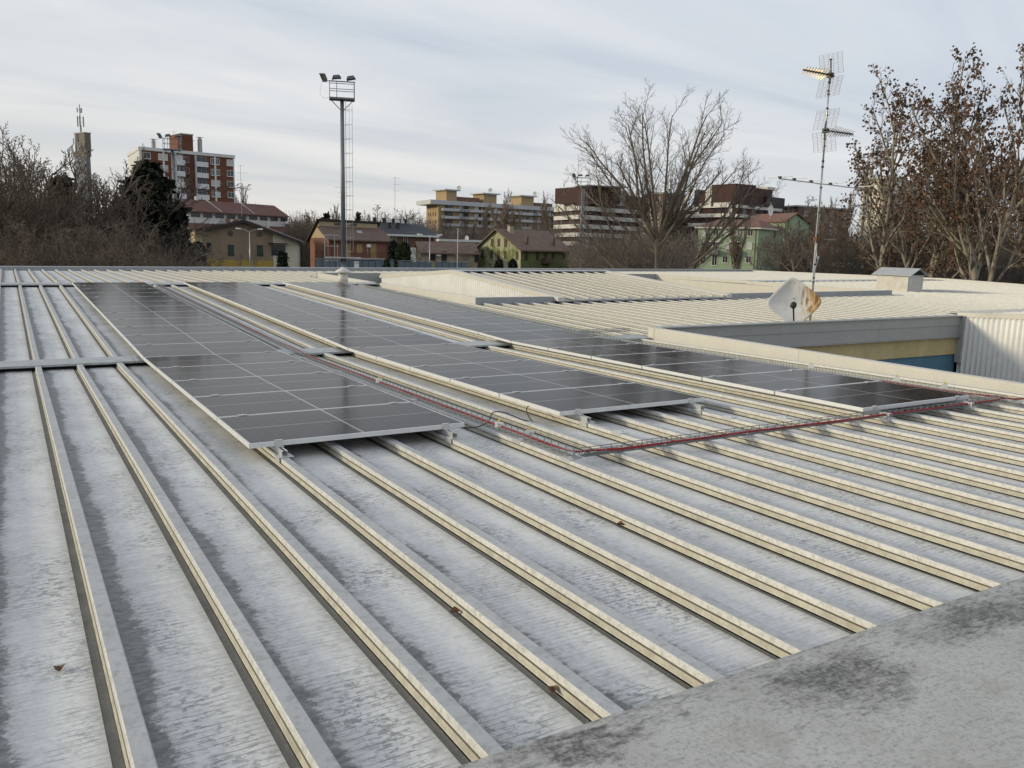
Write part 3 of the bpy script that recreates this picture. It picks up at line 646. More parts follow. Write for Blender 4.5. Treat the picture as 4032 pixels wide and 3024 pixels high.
def uhf(z, sx, gold, label):
    t = thing('television_antenna', label, 'antenna', (ax, ay, az+z), 0, 'television antennas on the roof mast')
    B = lambda x: (sx*x, 0, 0)
    m = MB().bar((-sx*.10, -.03, 0), (sx*.9, -.03, .0), .02, 4); m.build('boom', ABLK, t)
    # corner reflector: two grids opening forward
    for s in (1, -1):
        m = MB(); c0 = np.array([-sx*.06, 0, s*.03]); d = np.array([sx*.10, 0, s*.42])
        for half in (0, 1):
            for i in range(7):
                f = half*.52+i*.08
                p = c0+d*f; m.bar(p+np.array([0, -.30, 0]), p+np.array([0, .30, 0]), .0032, 4)
            for y in np.linspace(-.30, .30, 6): m.bar(c0+d*(half*.52)+np.array([0, y, 0]), c0+d*(half*.52+.48)+np.array([0, y, 0]), .0032, 4)
        m.build('reflector_grid', GRID, t)
        m = MB().bar(c0*.6, c0+d*.72, .014, 4).bar(c0+d*.68, c0+d*.75, .028, 4); m.build('reflector_arm', ABLK, t)
    m = MB()
    for i in range(9):
        x = .14+i*.085; l = .17-.009*i
        for s in (1, -1):
            m.bar((sx*x, -.03, 0), (sx*(x+.03), -.03+l*.8, s*l*.6), .007, 4).bar((sx*x, -.03, 0), (sx*(x+.03), -.03-l*.8, s*l*.6), .007, 4)
    tagset(m.build('director', GOLD if gold else GRID, t), kind='stuff')
    m = MB()
    for i in range(9): m.box((sx*(.14+i*.085)-.014, -.048, -.016), (sx*(.14+i*.085)+.014, -.012, .016))
    tagset(m.build('element_holder', ABLK, t), kind='stuff')
    MB().box((-.05, -.06, -.05), (.05, .05, .05)).build('clamp_box', ABLK, t)
uhf(H-.10, -1, True, 'gold-toothed television antenna at the top of the roof mast')
uhf(CZ+2.72-az, 1, False, 'dark television antenna halfway up the roof mast, pointing right')
t = thing('television_antenna', 'long rod television antenna lying across the roof mast', 'antenna', (ax, ay, CZ+1.58-az+az), 0, 'television antennas on the roof mast')
m = MB().bar((-1.35, .03, .03), (1.35, .03, -.03), .013, 6); m.build('boom', GALV, t)
m = MB(); hb = MB()
for x, l in ((-1.3, .30), (-.85, .31), (-.3, .33), (.35, .36), (1.25, .42)):
    o = MB().bar((x, -l, .03-.022*x), (x, l+.06, .03-.022*x), .0075, 6).build('rod', GALV, t); MB().box((x-.03, 0, .005-.022*x), (x+.03, .06, .05-.022*x)).build('rod_holder', ABLK, o)
t = thing('television_antenna', 'small rusty antenna low on the roof mast', 'antenna', (ax, ay, CZ+.36), 0, 'television antennas on the roof mast')
MB().bar((0, 0, 0), (.62, .02, .0), .010, 4).box((-.06, -.05, -.05), (.06, .05, .04)).build('boom', RUST, t)
m = MB()
for i in range(8): MB().bar((.14+i*.065, -.06, 0), (.14+i*.065, .07, 0), .004, 4).build('rod', GRID, t)
m = MB()
for s in (1, -1):
    for i in range(6): m.bar((.02+.03*i, -.22, s*(.05+.06*i)), (.02+.03*i, .22, s*(.05+.06*i)), .0024, 4)
    m.bar((0, 0, 0), (.2, 0, s*.36), .008, 4)
m.build('reflector_grid', RUST, t)

# satellite dish: rounded diamond plate, rust-streaked
dc = np.array(Vector((14.62, 12.38, CZ-1.02)))
dt = thing('satellite_dish', 'rust-streaked white square satellite dish standing in front of the mast', 'satellite dish', tuple(dc))
nrm = np.array([-.62, -.74, .26]); nrm /= np.linalg.norm(nrm); rx = np.cross((0, 0, 1), nrm); rx /= np.linalg.norm(rx); uy = np.cross(nrm, rx)
V = []; Fs = []; NR, NA = 10, 48
for j in range(NR+1):
    for i in range(NA):
        a = 2*pi*i/NA; p = 6.0; rad = 1/(abs(cos(a))**p+abs(sin(a))**p)**(1/p)*.455*j/NR
        # square turned on its corner
        qx, qy = rad*cos(a), rad*sin(a); ang = radians(50); X_, Y_ = qx*cos(ang)-qy*sin(ang), (qx*sin(ang)+qy*cos(ang))*.95
        d = -.11*(1-(j/NR)**2); q = rx*X_+uy*Y_+nrm*d; V.append(tuple(q))
for j in range(NR):
    for i in range(NA): Fs.append((j*NA+i, j*NA+(i+1) % NA, (j+1)*NA+(i+1) % NA, (j+1)*NA+i))
dm = MT('dish_enamel', .45); dv = dm.coord('Object', (1, 1, 1)); dsp = dm.n('ShaderNodeSeparateXYZ'); dm.l(dm.n('ShaderNodeTexCoord').outputs['Object'], dsp.inputs[0])
side_ = dm.math('SUBTRACT', dm.math('MULTIPLY', dsp.outputs[0], float(rx[0])), dm.math('MULTIPLY', dsp.outputs[1], -float(rx[1])))
strk = dm.noise(dm.coord('Object', (9, 9, 1.6)), 1.6, 5, .6)
mask = dm.ramp(dm.math('ADD', dm.math('MULTIPLY', side_, 1.7), dm.math('MULTIPLY_ADD', strk, 2.0, -1.0)), .28, .62)
mask = dm.math('MULTIPLY', mask, dm.ramp(side_, .06, .2))
spk = dm.ramp(dm.noise(dv, 16, 3, .5), .70, .74)
c = dm.mix(dm.ramp(dm.noise(dv, 3, 5), .35, .65), (.50, .49, .46), (.63, .62, .58)); c = dm.mix(mask, c, dm.mix(dm.ramp(strk, .5, .62), (.46, .30, .13), (.20, .075, .022))); c = dm.mix(dm.math('MULTIPLY', spk, .6), c, (.2, .17, .14)); dm.base(c)
me = np_mesh('reflector', V, Fs, True); me.materials.append(dm.m); o = link('reflector', me, dt); sm = o.modifiers.new('s', 'SOLIDIFY'); sm.thickness = .012; sm.offset = 0
lnb = nrm*.50+rx*(-.10)+uy*(-.16); ft = rx*.02+uy*(-.58)-nrm*.02
MB().bar(ft, lnb-uy*.06, .018, 6).build('feed_arm', ABLK, dt); MB().bar(lnb-nrm*.03-uy*.02, lnb+nrm*.05, .066, 12, .06).bar(lnb-uy*.09, lnb-uy*.02, .025, 8).build('receiver', ABLK, dt, True)
b0 = np.array([ax, ay, CZ-1.05])-dc
MB().bar(b0+np.array([0, 0, -.15]), -nrm*.10+uy*-.12, .022, 6).bar(b0+np.array([0, 0, .05]), -nrm*.10+uy*.1, .022, 6).box(tuple(b0+np.array([-.05, -.05, -.22])), tuple(b0+np.array([.05, .05, .1]))).build('bracket', RUST, dt)

# ------------------------------------------------------------------ buildings beyond the roof
WFRAME = M('white_window_frame', (.72, .71, .68), .5); PANE = M('window_glass', (.035, .04, .045), .12, 0, .3, .6)
PANEL_ = M('pale_roller_blind', (.50, .49, .46), .6, 0, .08); SHUT_B = M('brown_shutter', (.075, .035, .025), .7); SHUT_G = M('green_shutter', (.02, .05, .035), .7); SHUT_O = M('ochre_shutter', (.34, .24, .09), .7)
def tiles(name, col, col2, scale=5.):
    t = MT(name, .85); v = t.coord('World', (1, 1, 1)); n = t.noise(v, 1.2, 7, .7); f = t.noise(v, scale*2, 4, .7); b = t.noise(v, .25, 4, .6)
    c = t.mix(t.ramp(n, .35, .65), col, col2); c = t.mix(t.ramp(f, .5, .68, 0, .6), c, tuple(x*.45 for x in col)); c = t.mix(t.ramp(b, .5, .7, 0, .4), c, (.12, .11, .08)); t.base(c); t.bump(f, .6, .05); return t.m
def brick(name, c1, c2, mortar):
    t = MT(name, .9); v = t.coord('World', (1, 1, 1)); n = t.noise(v, .5, 6, .65); f = t.noise(v, 9, 3, .7)
    c = t.mix(t.ramp(n, .35, .65), c1, c2); c = t.mix(t.ramp(f, .45, .7, 0, .4), c, mortar); t.base(c); return t.m
def stained(name, c1, c2, st, amt=.6, scale=.5):
    t = MT(name, .9); v = t.coord('World', (1, 1, .35)); n = t.noise(v, scale, 7, .7, .4); f = t.noise(t.coord('World', (1, 1, 1)), 3, 6, .7)
    c = t.mix(t.ramp(f, .35, .65), c1, c2); c = t.mix(t.ramp(n, .45, .6, 0, amt), c, st); t.base(c); return t.m
class Bld:
    """prism from three plan points L, C, R (pixel column, depth) with vertical walls; facades are L-C and C-R"""
    def __init__(s, name, label, L, Cn, R, vtop, wall, cat='building', zb=0., wname='wall', group=None):
        s.L, s.C, s.R = [np.array(plan(*p)) for p in (L, Cn, R)]
        s.zt = zat(Cn[0], vtop, Cn[1]); s.o = np.array([s.C[0], s.C[1], zb]); s.back = s.L+s.R-s.C
        s.t = thing(name, label, cat, tuple(s.o), 0, group); s.wallm = wall
        q = [s.L, s.C, s.R, s.back]
        m = MB().hexa([(p[0], p[1], zb) for p in q], [(p[0], p[1], s.zt) for p in q]); s.wall = m.build(wname, wall, s.t, off=s.o)
    def fac(s, i): return (s.L, s.C) if i == 0 else (s.C, s.R)
    def sz(s, i, u, v):
        A, B = s.fac(i); q = ray(u, v); d = B-A
        # q.xy*t = A + d*k
        k, t = np.linalg.solve(np.array([[d[0], -q[0]], [d[1], -q[1]]]), -A)
        return k*np.linalg.norm(d), q[2]*t+CZ
    def box(s, i, name, mat, s0, s1, z0, z1, o0, o1, parent=None):
        A, B = s.fac(i); d = B-A; d = d/np.linalg.norm(d); n = np.array([d[1], -d[0]])
        if n@A > 0: n = -n
        def P(k, o, z): p = A+d*k+n*o; return (p[0], p[1], z)
        q = [(s0, o1), (s1, o1), (s1, o0), (s0, o0)]
        m = MB().hexa([P(k, o, z0) for k, o in q], [P(k, o, z1) for k, o in q]); return m.build(name, mat, parent or s.t, off=s.o)
    def win(s, i, u, v, w, h, fm=None, pm=None, sill=True, z=None, name='window'):
        k, zc = s.sz(i, u, v)
        if z is not None: zc = z
        s.win_s(i, k, zc, w, h, fm, pm, sill, name)
    def win_s(s, i, k, zc, w, h, fm=None, pm=None, sill=True, name='window'):
        fm = fm or WFRAME; pm = pm or PANE; A, B = s.fac(i); d = B-A; d = d/np.linalg.norm(d); n = np.array([d[1], -d[0]])
        if n@A > 0: n = -n
        m = MB(); e = min(.09, w*.12)
        def bx(a0, a1, z0, z1, o0, o1):
            P = lambda a, o, z: (A[0]+d[0]*a+n[0]*o, A[1]+d[1]*a+n[1]*o, z); q = [(a0, o1), (a1, o1), (a1, o0), (a0, o0)]
            m.hexa([P(a, o, z0) for a, o in q], [P(a, o, z1) for a, o in q])
        x0, x1, z0, z1 = k-w/2, k+w/2, zc-h/2, zc+h/2
        bx(x0, x0+e, z0, z1, .005, .08); bx(x1-e, x1, z0, z1, .005, .08); bx(x0+e, x1-e, z1-e, z1, .005, .08); bx(x0+e, x1-e, z0, z0+e, .005, .08)
        if w > .8 and pm is PANE: bx(k-e*.4, k+e*.4, z0+e, z1-e, .02, .07)
        if sill: bx(x0-.08, x1+.08, z0-.07, z0-.005, .005, .16)
        wo = m.build(name, fm, s.t, off=s.o); s.box(i, 'pane', pm, x0+e+.004, x1-e-.004, z0+e+.004, z1-e-.004, .004, .03, parent=wo)
        return wo
    def flat_roof(s, th, over, mat, name='roof', dz=0):
        q = [s.L, s.C, s.R, s.back]; c = sum(q)/4
        P = [p+(p-c)/np.linalg.norm(p-c)*over*1.4 for p in q]; z = s.zt+dz
        return MB().hexa([(p[0], p[1], z+.004) for p in P], [(p[0], p[1], z+th) for p in P]).build(name, mat, s.t, off=s.o)
    def add(s, m, name, mat, parent=None): return m.build(name, mat, parent or s.t, off=s.o)
    def up(s, i, f0, f1, dpt, z0, z1, name, mat, parent=None, inset=0.):
        """block set back on the roof: fractions along facade i, depth behind it"""
        A, B = s.fac(i); L = np.linalg.norm(B-A); return s.box(i, name, mat, f0*L, f1*L, z0, z1, -inset-dpt, -inset, parent)
def rel(u0, v0, k): return lambda x, y: (u0+x/k, v0+y/k)
cA, cB, cC, cD, cG, cE = rel(0, 440, 2.212), rel(900, 640, 2.765), rel(1600, 640, 2.765), rel(2100, 300, 2.074), rel(2600, 660, 2.765), rel(2900, 100, 1.58)

def aerial(u, v0, v1, D, label, nrod=3, group='television aerials on the far roofs'):
    a = px(u, v0, D); b = px(u, v1, D); t = thing('roof_aerial', label, 'antenna', (a[0], a[1], b[2]), 0, group)
    h = a[2]-b[2]; MB().bar((0, 0, 0), (0, 0, h), .035, 5).build('pole', GALV, t)
    m = MB(); r = random.Random(int(u))
    for i in range(nrod):
        z = h*(1-.14*i)-.1; l = r.uniform(.7, 1.6); m.bar((-l*r.uniform(.2, .8)*cos(YAW), l*.5*sin(YAW), z), (l*cos(YAW), -l*.5*sin(YAW), z), .025, 4)
    m.build('rod', GALV, t)

# --- red-brown apartment tower with white balconies
BRK = brick('red_brown_brick', (.13, .048, .025), (.165, .060, .032), (.10, .042, .028)); WHT = M('white_concrete', (.60, .60, .585), .8, 0, .1, .6, dirt=((.4, .4, .38), .3)); BALC = M('balcony_white', (.62, .63, .64), .7, 0, .06, 1.)
BRKD = brick('dark_brick_recess', (.085, .03, .02), (.11, .038, .026), (.08, .035, .028))
b = Bld('apartment_tower', 'red-brown apartment tower with white balcony columns', (521, 246), (565, 226), (931, 243), 596, BRK)
bw = lambda x: b.sz(1, *cA(x, 500))[0]; ztop = b.zt
L1 = np.linalg.norm(b.R-b.C); L0 = np.linalg.norm(b.L-b.C)
b.flat_roof(.85, .25, WHT, 'cornice')
b.box(0, 'end_wall', WHT, 0, L0, 0, ztop-.01, .0, .08); b.box(1, 'corner_strip', WHT, 0, .55, 0, ztop-.01, .0, .10); b.box(1, 'corner_strip', WHT, L1-.35, L1, 0, ztop-.01, .0, .10)
for x in (1428, 1875): b.box(1, 'white_strip', WHT, bw(x)-.25, bw(x)+.25, 0, ztop-.01, .0, .10)
b.box(1, 'stair_bay', BRKD, bw(1612), bw(1690), 0, ztop-.01, .0, .05)
FH = 3.0
for f in range(1, 10):
    b.box(1, 'floor_joint', BRKD, .6, bw(1520), ztop-f*FH+.55, ztop-f*FH+.67, .0, .03); b.box(1, 'floor_joint', BRKD, bw(1815), L1-.4, ztop-f*FH+.55, ztop-f*FH+.67, .0, .03)
rnd = random.Random(3)
for f in range(9):
    zc = ztop-1.35-f*FH
    for x, w in ((1283, 2.0), (1400, 1.1), (1447, 1.1), (1852, 1.1), (1897, 1.1), (2005, 2.0)):
        b.win_s(1, bw(x), zc, w, 1.7, pm=rnd.choice([PANE, PANE, PANEL_]))
    b.win_s(1, bw(1627), zc-.15, 1.4, 1.6, fm=GREYF)
    for x0, x1 in ((1531, 1603), (1704, 1803)):
        w = bw(x1)-bw(x0); k = (bw(x0)+bw(x1))/2
        b.box(1, 'balcony', BALC, k-w/2, k+w/2, zc-1.85, zc-.50, .004, 1.1)
        b.win_s(1, k, zc+.18, w-.3, 1.6, fm=GREYF, pm=rnd.choice([PANE, PANEL_, PANE]), sill=False)
        b.box(1, 'balcony_side', WHT, k-w/2-.22, k-w/2-.004, zc-1.75, zc+1.22, .004, .9)
    for j in range(3): b.win_s(0, L0*(.25+.22*j), zc, .75, 1.6, fm=GREYF, sill=False)
b.up(1, .40*L1/L1, (bw(1690))/L1, 7, ztop+.86, ztop+5.2, 'penthouse', BRK); b.up(1, bw(1572)/L1, bw(1594)/L1-.002, 6.5, ztop+.86, ztop+4.9, 'penthouse', WHT); b.up(1, bw(1590)/L1-.01, bw(1692)/L1+.005, 7.3, ztop+5.21, ztop+5.5, 'penthouse_roof', GREYF)
for x, w, h in ((1385, .55, 2.2), (1712, .5, 2.9), (1790, .6, 4.0)):
    k = bw(x); o = b.box(1, 'chimney', CONC, k-w/2*1.6, k+w/2*1.6, ztop+.86, ztop+.86+h, -4, -4+w*1.6); b.box(1, 'chimney_cap', GALV, k-.8, k+.8, ztop+.9+h+.3, ztop+1.0+h+.3, -4.1, -2.9, o); b.box(1, 'chimney_neck', GALV, k-.3, k+.3, ztop+.862+h, ztop+1.19+h, -3.8, -3.3, o)
aerial(*(cA(1512, 0)[0],), cA(0, 165)[1], cA(0, 245)[1], 232, 'thin aerial on top of the apartment tower', 2)

# --- telecom water tower
TWR = stained('tower_render', (.15, .165, .20), (.20, .215, .25), (.10, .10, .11), .4, .2); TWD = stained('tower_tank', (.15, .14, .12), (.21, .195, .165), (.08, .07, .06), .6, .3)
b = Bld('telecom_tower', 'slender grey tower studded with mobile phone antennas', (312, 256), (358, 252), (374, 255.5), 618, TWR, 'tower')
b.flat_roof(1.4, .25, TWD, 'collar'); L0 = np.linalg.norm(b.L-b.C); zt = b.zt
b.up(0, .03, .86, 1.9, zt+1.41, zt+6.6, 'tank', TWD, inset=.3); b.up(0, 0, .9, 2.2, zt+6.61, zt+6.9, 'tank_roof', CONC, inset=.15)
ANT = M('antenna_panel', (.24, .24, .235), .6)
for k, z, o in ((-.5, 1.2, .35), (.3, 3.4, .05), (.05, 1.6, .35), (1.9, 3.2, .1), (1.8, 5.0, .1), (3.6, 1.4, .35), (4.4, 1.1, .35), (4.2, 3.4, -.8), (4.0, 4.2, -.9), (3.4, 2.2, .2)):
    b.box(0, 'antenna_panel', ANT, k-.16, k+.16, zt+z, zt+z+1.9, o, o+.18)
m = MB(); tb = b.C+(b.L-b.C)*.5+(b.R-b.C)*.5; tp = lambda z: (tb[0], tb[1], zt+z)
m.bar(tp(6.9), tp(15.2), .13, 6)
m.bar(tp(6.9), tp(9.2), .26, 6)
b.add(m, 'mast', ANT)
m = MB()
for i in range(3):
    a = YAW*0+i*2.1+.3; q = (tb[0]+.9*cos(a), tb[1]+.9*sin(a)); m.box((q[0]-.16, q[1]-.16, zt+8.8), (q[0]+.16, q[1]+.16, zt+11.8)); m.bar((tb[0], tb[1], zt+10), (q[0], q[1], zt+10), .05, 4); m.bar((tb[0], tb[1], zt+11.4), (q[0], q[1], zt+11.4), .05, 4)
    q = (tb[0]+.7*cos(a+1), tb[1]+.7*sin(a+1)); m.box((q[0]-.14, q[1]-.14, zt+12.8), (q[0]+.14, q[1]+.14, zt+14.2)); m.bar((tb[0], tb[1], zt+13.6), (q[0], q[1], zt+13.6), .05, 4)
b.add(m, 'sector_antenna', ANT)
MB  # fragment of a tower block at the left edge of the view
b = Bld('apartment_block', 'dark grey block just showing at the left edge behind the trees', (-120, 170), (19, 160), (24, 172), 530, stained('grey_block', (.16, .165, .17), (.21, .21, .21), (.1, .1, .1)))
b.flat_roof(.4, .2, GREYF)
L0 = np.linalg.norm(b.L-b.C)
for f in range(6): b.win_s(0, L0-1.2, b.zt-2-f*3, 1.1, 1.5)

def gable_roof(b, apex_u, apex_v, D, over=.5, mat=None, ridge_vec=None, th=.22, gi=0):
    """gable above facade gi (ends A,B); ridge runs back along the other facade"""
    A, B = b.fac(gi); d = B-A; Lf = np.linalg.norm(d); e = d/Lf
    other = (b.R-b.C) if gi == 0 else (b.L-b.C); Lo = np.linalg.norm(other); w = other/Lo
    k, _ = b.sz(gi, apex_u, apex_v); za = b.sz(gi, apex_u, apex_v)[1]; zt = b.zt
    ap = A+e*k
    # gable infill wall (two ends)
    for f in (0, Lo-.2):
        q = [(A+w*f), (B+w*f), (ap+w*f)]; q2 = [p+w*.2 for p in q]; z = [zt+.002, zt+.002, za-th]
        b.add(MB().hexa([(p[0], p[1], zz) for p, zz in zip(q, z)], [(p[0], p[1], zz) for p, zz in zip(q2, z)]), 'gable', b.wallm)
    m = MB(); roofs = []
    for E, s in ((A, -1), (B, 1)):
        dist = np.linalg.norm(E-ap); drop = (za-zt)/dist*over
        E2 = E+e*s*over; z2 = zt+.05-drop
        P = lambda p, f, z: (p[0]+w[0]*f, p[1]+w[1]*f, z)
        mm = MB().slab([P(ap, -over, za), P(E2, -over, z2), P(E2, Lo+over, z2), P(ap, Lo+over, za)] if s > 0 else [P(E2, -over, z2), P(ap, -over, za), P(ap, Lo+over, za), P(E2, Lo+over, z2)], th)
        roofs.append(b.add(mm, 'roof', mat))
    return roofs, ap, w, Lo, za

# --- row of houses with red roofs, behind the tan house
REDT = tiles('red_tiles', (.105, .042, .032), (.15, .062, .046)); DKT = tiles('brown_tiles', (.10, .062, .048), (.16, .10, .075)); DKR = M('dark_roof_edge', (.035, .028, .028), .8)
BEIG = stained('beige_render', (.40, .33, .21), (.46, .385, .26), (.3, .25, .17), .4); WREN = stained('white_render', (.58, .575, .55), (.66, .65, .62), (.45, .44, .42), .3)
b = Bld('row_house', 'long house with two tiers of red tiled roof behind the tan house', (742, 152), (768, 146), (1168, 166), 912, BEIG)
L1 = np.linalg.norm(b.R-b.C); zt = b.zt
def pent(i, z0, z1, o0, o1, s0, s1, mat, name, th=.18):
    A, B = b.fac(i); d = (B-A)/np.linalg.norm(B-A); n = np.array([d[1], -d[0]]); n = n if n@A < 0 else -n
    P = lambda k, o, z: (A[0]+d[0]*k+n[0]*o, A[1]+d[1]*k+n[1]*o, z)
    return b.add(MB().slab([P(s0, o1, z0), P(s1, o1, z0), P(s1, o0, z1), P(s0, o0, z1)], th), name, mat)
pent(1, zt-.1, zt+2.1, -3.5, 1.0, -.4, L1+.6, REDT, 'lower_roof'); o = b.up(1, 0.02, .97, 6, zt+.3, zt+4.0, 'upper_wall', WREN, inset=2.4)
pent(1, zt+3.6, zt+5.8, -6.0, -1.6, -.3, L1-.2, REDT, 'upper_roof'); pent(1, zt+5.62, zt+3.4, -10.5, -6.02, -.3, L1-.2, REDT, 'upper_roof')
for s_ in np.linspace(.05, .92, 9): b.box(1, 'window', PANE, s_*L1, s_*L1+1.9, zt+2.6, zt+3.5, -2.4, -2.36)
for s_ in (.3, .62): pent(1, zt+3.85, zt+6.02, -5.9, -1.7, s_*L1, s_*L1+.18, CONC, 'party_wall', .2)
b.win(1, *cB(625, 800), 1.6, 1.5, fm=SHUT_B); b.win(1, *cB(683, 800), 1.3, 1.8, fm=SHUT_B)
for x in (465, 725): k = b.sz(1, *cB(x, 700))[0]; b.box(1, 'chimney', WREN, k-.25, k+.25, zt+.9, zt+2.4, -1.2, -.8)
k = b.sz(1, *cA(1668, 880))[0]
for x in (1668, 1902): k = b.sz(1, *cA(x, 880))[0]; b.box(1, 'chimney', WREN, k-.25, k+.25, zt+5.0, zt+6.5, -6.2, -5.8)
# --- tan brick gable house
TAN = stained('tan_brick', (.21, .158, .108), (.26, .20, .138), (.16, .12, .085), .35); YEL = stained('yellow_band', (.33, .22, .04), (.38, .26, .055), (.3, .22, .08), .3)
b = Bld('gable_house', 'tan brick house with broad gable and round attic windows', (796, 119), (1074, 122), (1100, 136), 908, TAN, 'house')
za = zat(963, 866, 120); Lf = np.linalg.norm(b.L-b.C)
roofs, ap, w, Lo, za = gable_roof(b, 963, 866, 120, .7, DKT)
e = (b.C-b.L)/Lf; A = b.L
def P2(k, f, z): p = A+e*k+w*f; return (p[0], p[1], z)
kap = b.sz(0, 963, 866)[0]
# lower lean-to on the right with the same roof slope carried on
slope = (za-b.zt)/(Lf-kap); ext = 4.0; zl = b.zt-slope*ext
CREW = stained('cream_render', (.50, .46, .36), (.56, .52, .41), (.4, .36, .27), .4)
b.add(MB().hexa([P2(Lf+.01, .05, 0), P2(Lf+ext-.5, .05, 0), P2(Lf+ext-.5, 9, 0), P2(Lf+.01, 9, 0)], [P2(Lf+.01, .05, b.zt-.35), P2(Lf+ext-.5, .05, zl+.05), P2(Lf+ext-.5, 9, zl+.05), P2(Lf+.01, 9, b.zt-.35)]), 'side_wing', CREW)
b.add(MB().slab([P2(Lf+.75, -.7, b.zt-.75*slope+.06), P2(Lf+ext+.3, -.7, zl-.3*slope+.06), P2(Lf+ext+.3, 10, zl-.3*slope+.06), P2(Lf+.75, 10, b.zt-.75*slope+.06)], .2), 'wing_roof', DKT)
for (k0, z0, k1, z1) in ((kap, za, Lf+ext+.35, za-slope*(Lf+ext+.35-kap)), (-.75, b.zt-(za-b.zt)/kap*.75, kap, za)):
    b.add(MB().slab([P2(k0, -.95, z0+.05), P2(k1, -.95, z1+.05), P2(k1, -.72, z1+.05), P2(k0, -.72, z0+.05)], .42), 'bargeboard', DKR)
b.box(0, 'yellow_band', YEL, .05, Lf-.05, 0, zat(900, 1024, 120), .0, .06)
for x, y in ((335, 782), (20, 772)):
    k, z = b.sz(0, *cB(x, y)); m = MB()
    n_ = np.array([e[1], -e[0]]); n_ = n_ if n_@A < 0 else -n_
    c0 = A+e*k; m.bar((c0[0], c0[1], z), (c0[0]+n_[0]*.08, c0[1]+n_[1]*.08, z), .36, 18); o = b.add(m, 'round_window', SHUT_B)
    m = MB().bar((c0[0]+n_[0]*.081, c0[1]+n_[1]*.081, z), (c0[0]+n_[0]*.10, c0[1]+n_[1]*.10, z), .28, 18); b.add(m, 'pane', PANE, o)
b.win(0, *cB(340, 955), .85, 1.45, fm=DKR, pm=SHUT_G); b.win(0, *cB(25, 950), .8, 1.45, fm=DKR, pm=SHUT_G); b.win(0, *cA(1820, 1180), .6, 1.3, fm=DKR)
k, z = b.sz(0, *cB(550, 955)); 
b.box(0, 'window', PANE, k-1.1, k+.9, z-.75, z+.75, -.04, .06); b.box(0, 'awning_roof', DKR, k-1.5, k+1.2, z+.95, z+1.05, -.04, .9)
for x in (1905, 1955):
    k = kap-2.3+(x-1905)*.022; b.box(0, 'chimney', M('chimney_brick', (.22, .12, .085), .9), k-.35, k+.35, b.zt+1.0, za+.15, -2.5, -1.9)
# --- brick house with split roof
BR2 = brick('orange_brick', (.175, .075, .048), (.215, .095, .060), (.16, .10, .075)); CRM = stained('cream_upper', (.36, .285, .17), (.41, .33, .20), (.30, .24, .15), .3)
b = Bld('brick_house', 'orange brick house with split brown roof behind the tall floodlight mast', (1221, 139), (1296, 130), (1532, 139), 936, BR2, 'house')
A, B = b.fac(1); L1 = np.linalg.norm(B-A); L0 = np.linalg.norm(b.L-b.C); zt = b.zt; Ag = b.fac(0)[0]
d1 = (B-A)/L1; d0 = (b.L-b.C)/L0
Q = lambda s1, s0, z: (b.C[0]+d1[0]*s1+d0[0]*s0, b.C[1]+d1[1]*s1+d0[1]*s0, z)
zr1 = zat(1256, 889, 134); zr2 = zat(1256, 870, 134); hm_ = L0*.5
b.add(MB().slab([Q(-.5, -.7, zt-.25), Q(L1+.6, -.7, zt-.25), Q(L1+.6, hm_, zr1), Q(-.5, hm_, zr1)], .2), 'roof', DKT)
b.add(MB().slab([Q(-.5, hm_-.3, zr2+.35), Q(L1+.5, hm_-.3, zr2+.35), Q(L1+.5, L0+1.2, zt-.5), Q(-.5, L0+1.2, zt-.5)], .25), 'rear_roof', DKR)
b.add(MB().hexa([Q(.05, hm_, zr1-.3), Q(L1-.1, hm_, zr1-.3), Q(L1-.1, hm_+.3, zr1-.3), Q(.05, hm_+.3, zr1-.3)], [Q(.05, hm_, zr2+.05), Q(L1-.1, hm_, zr2+.05), Q(L1-.1, hm_+.3, zr2), Q(.05, hm_+.3, zr2)]), 'clerestory', CRM)
b.add(MB().hexa([Q(-.03, 0.02, zt-.02), Q(-.03, L0-.02, zt-.02), Q(-.03, hm_+.1, zr2-.2), Q(-.03, hm_-.05, zr1-.25)], [Q(.2, 0.02, zt-.02), Q(.2, L0-.02, zt-.02), Q(.2, hm_+.1, zr2-.2), Q(.2, hm_-.05, zr1-.25)]), 'gable', CRM)
for s_ in (3.0, 6.0): b.add(MB().hexa([Q(s_, hm_-.06, zr1+.2), Q(s_+1.6, hm_-.06, zr1+.2), Q(s_+1.6, hm_-.01, zr1+.2), Q(s_, hm_-.01, zr1+.2)], [Q(s_, hm_-.06, zr2-.15), Q(s_+1.6, hm_-.06, zr2-.15), Q(s_+1.6, hm_-.01, zr2-.15), Q(s_, hm_-.01, zr2-.15)]), 'attic_window', PANE)
for x, y in ((960, 922), (1018, 925)): b.win(0, *cB(x, y), .55, 1.35, fm=BR2, pm=SHUT_O)
for x, y, w_, h_ in ((1292, 962, 1.1, 2.3), (1425, 938, 1.1, 1.45), (1575, 962, 1.15, 2.3)): b.win(1, *cB(x, y), w_, h_, fm=CRM, pm=SHUT_O, sill=False)
k, z = b.sz(1, *cB(1515, 905)); b.box(1, 'air_conditioner', WPL, k-.4, k+.35, z-.25, z+.25, .005, .35); b.box(1, 'drain_pipe', WPL, k-.08, k-.02, z-1.6, z-.26, .005, .06)
k, z = b.sz(1, *cB(1575, 1035)); b.box(1, 'balcony', CONC, k-5.0, k+1.6, z-.25, z-.05, .005, 1.2)
for i in range(30): b.box(1, 'baluster', RUST, k-4.95+i*.222, k-4.92+i*.222, z-.045, z+.85, 1.12, 1.15)
b.box(1, 'hand_rail', RUST, k-5, k+1.6, z+.86, z+.90, 1.1, 1.17)
for x in (1125, 1725): kk = b.sz(1, *cB(x, 900))[0]; b.box(1, 'downpipe', RUST, kk-.05, kk+.05, 0, zt-.4, .0, .1)
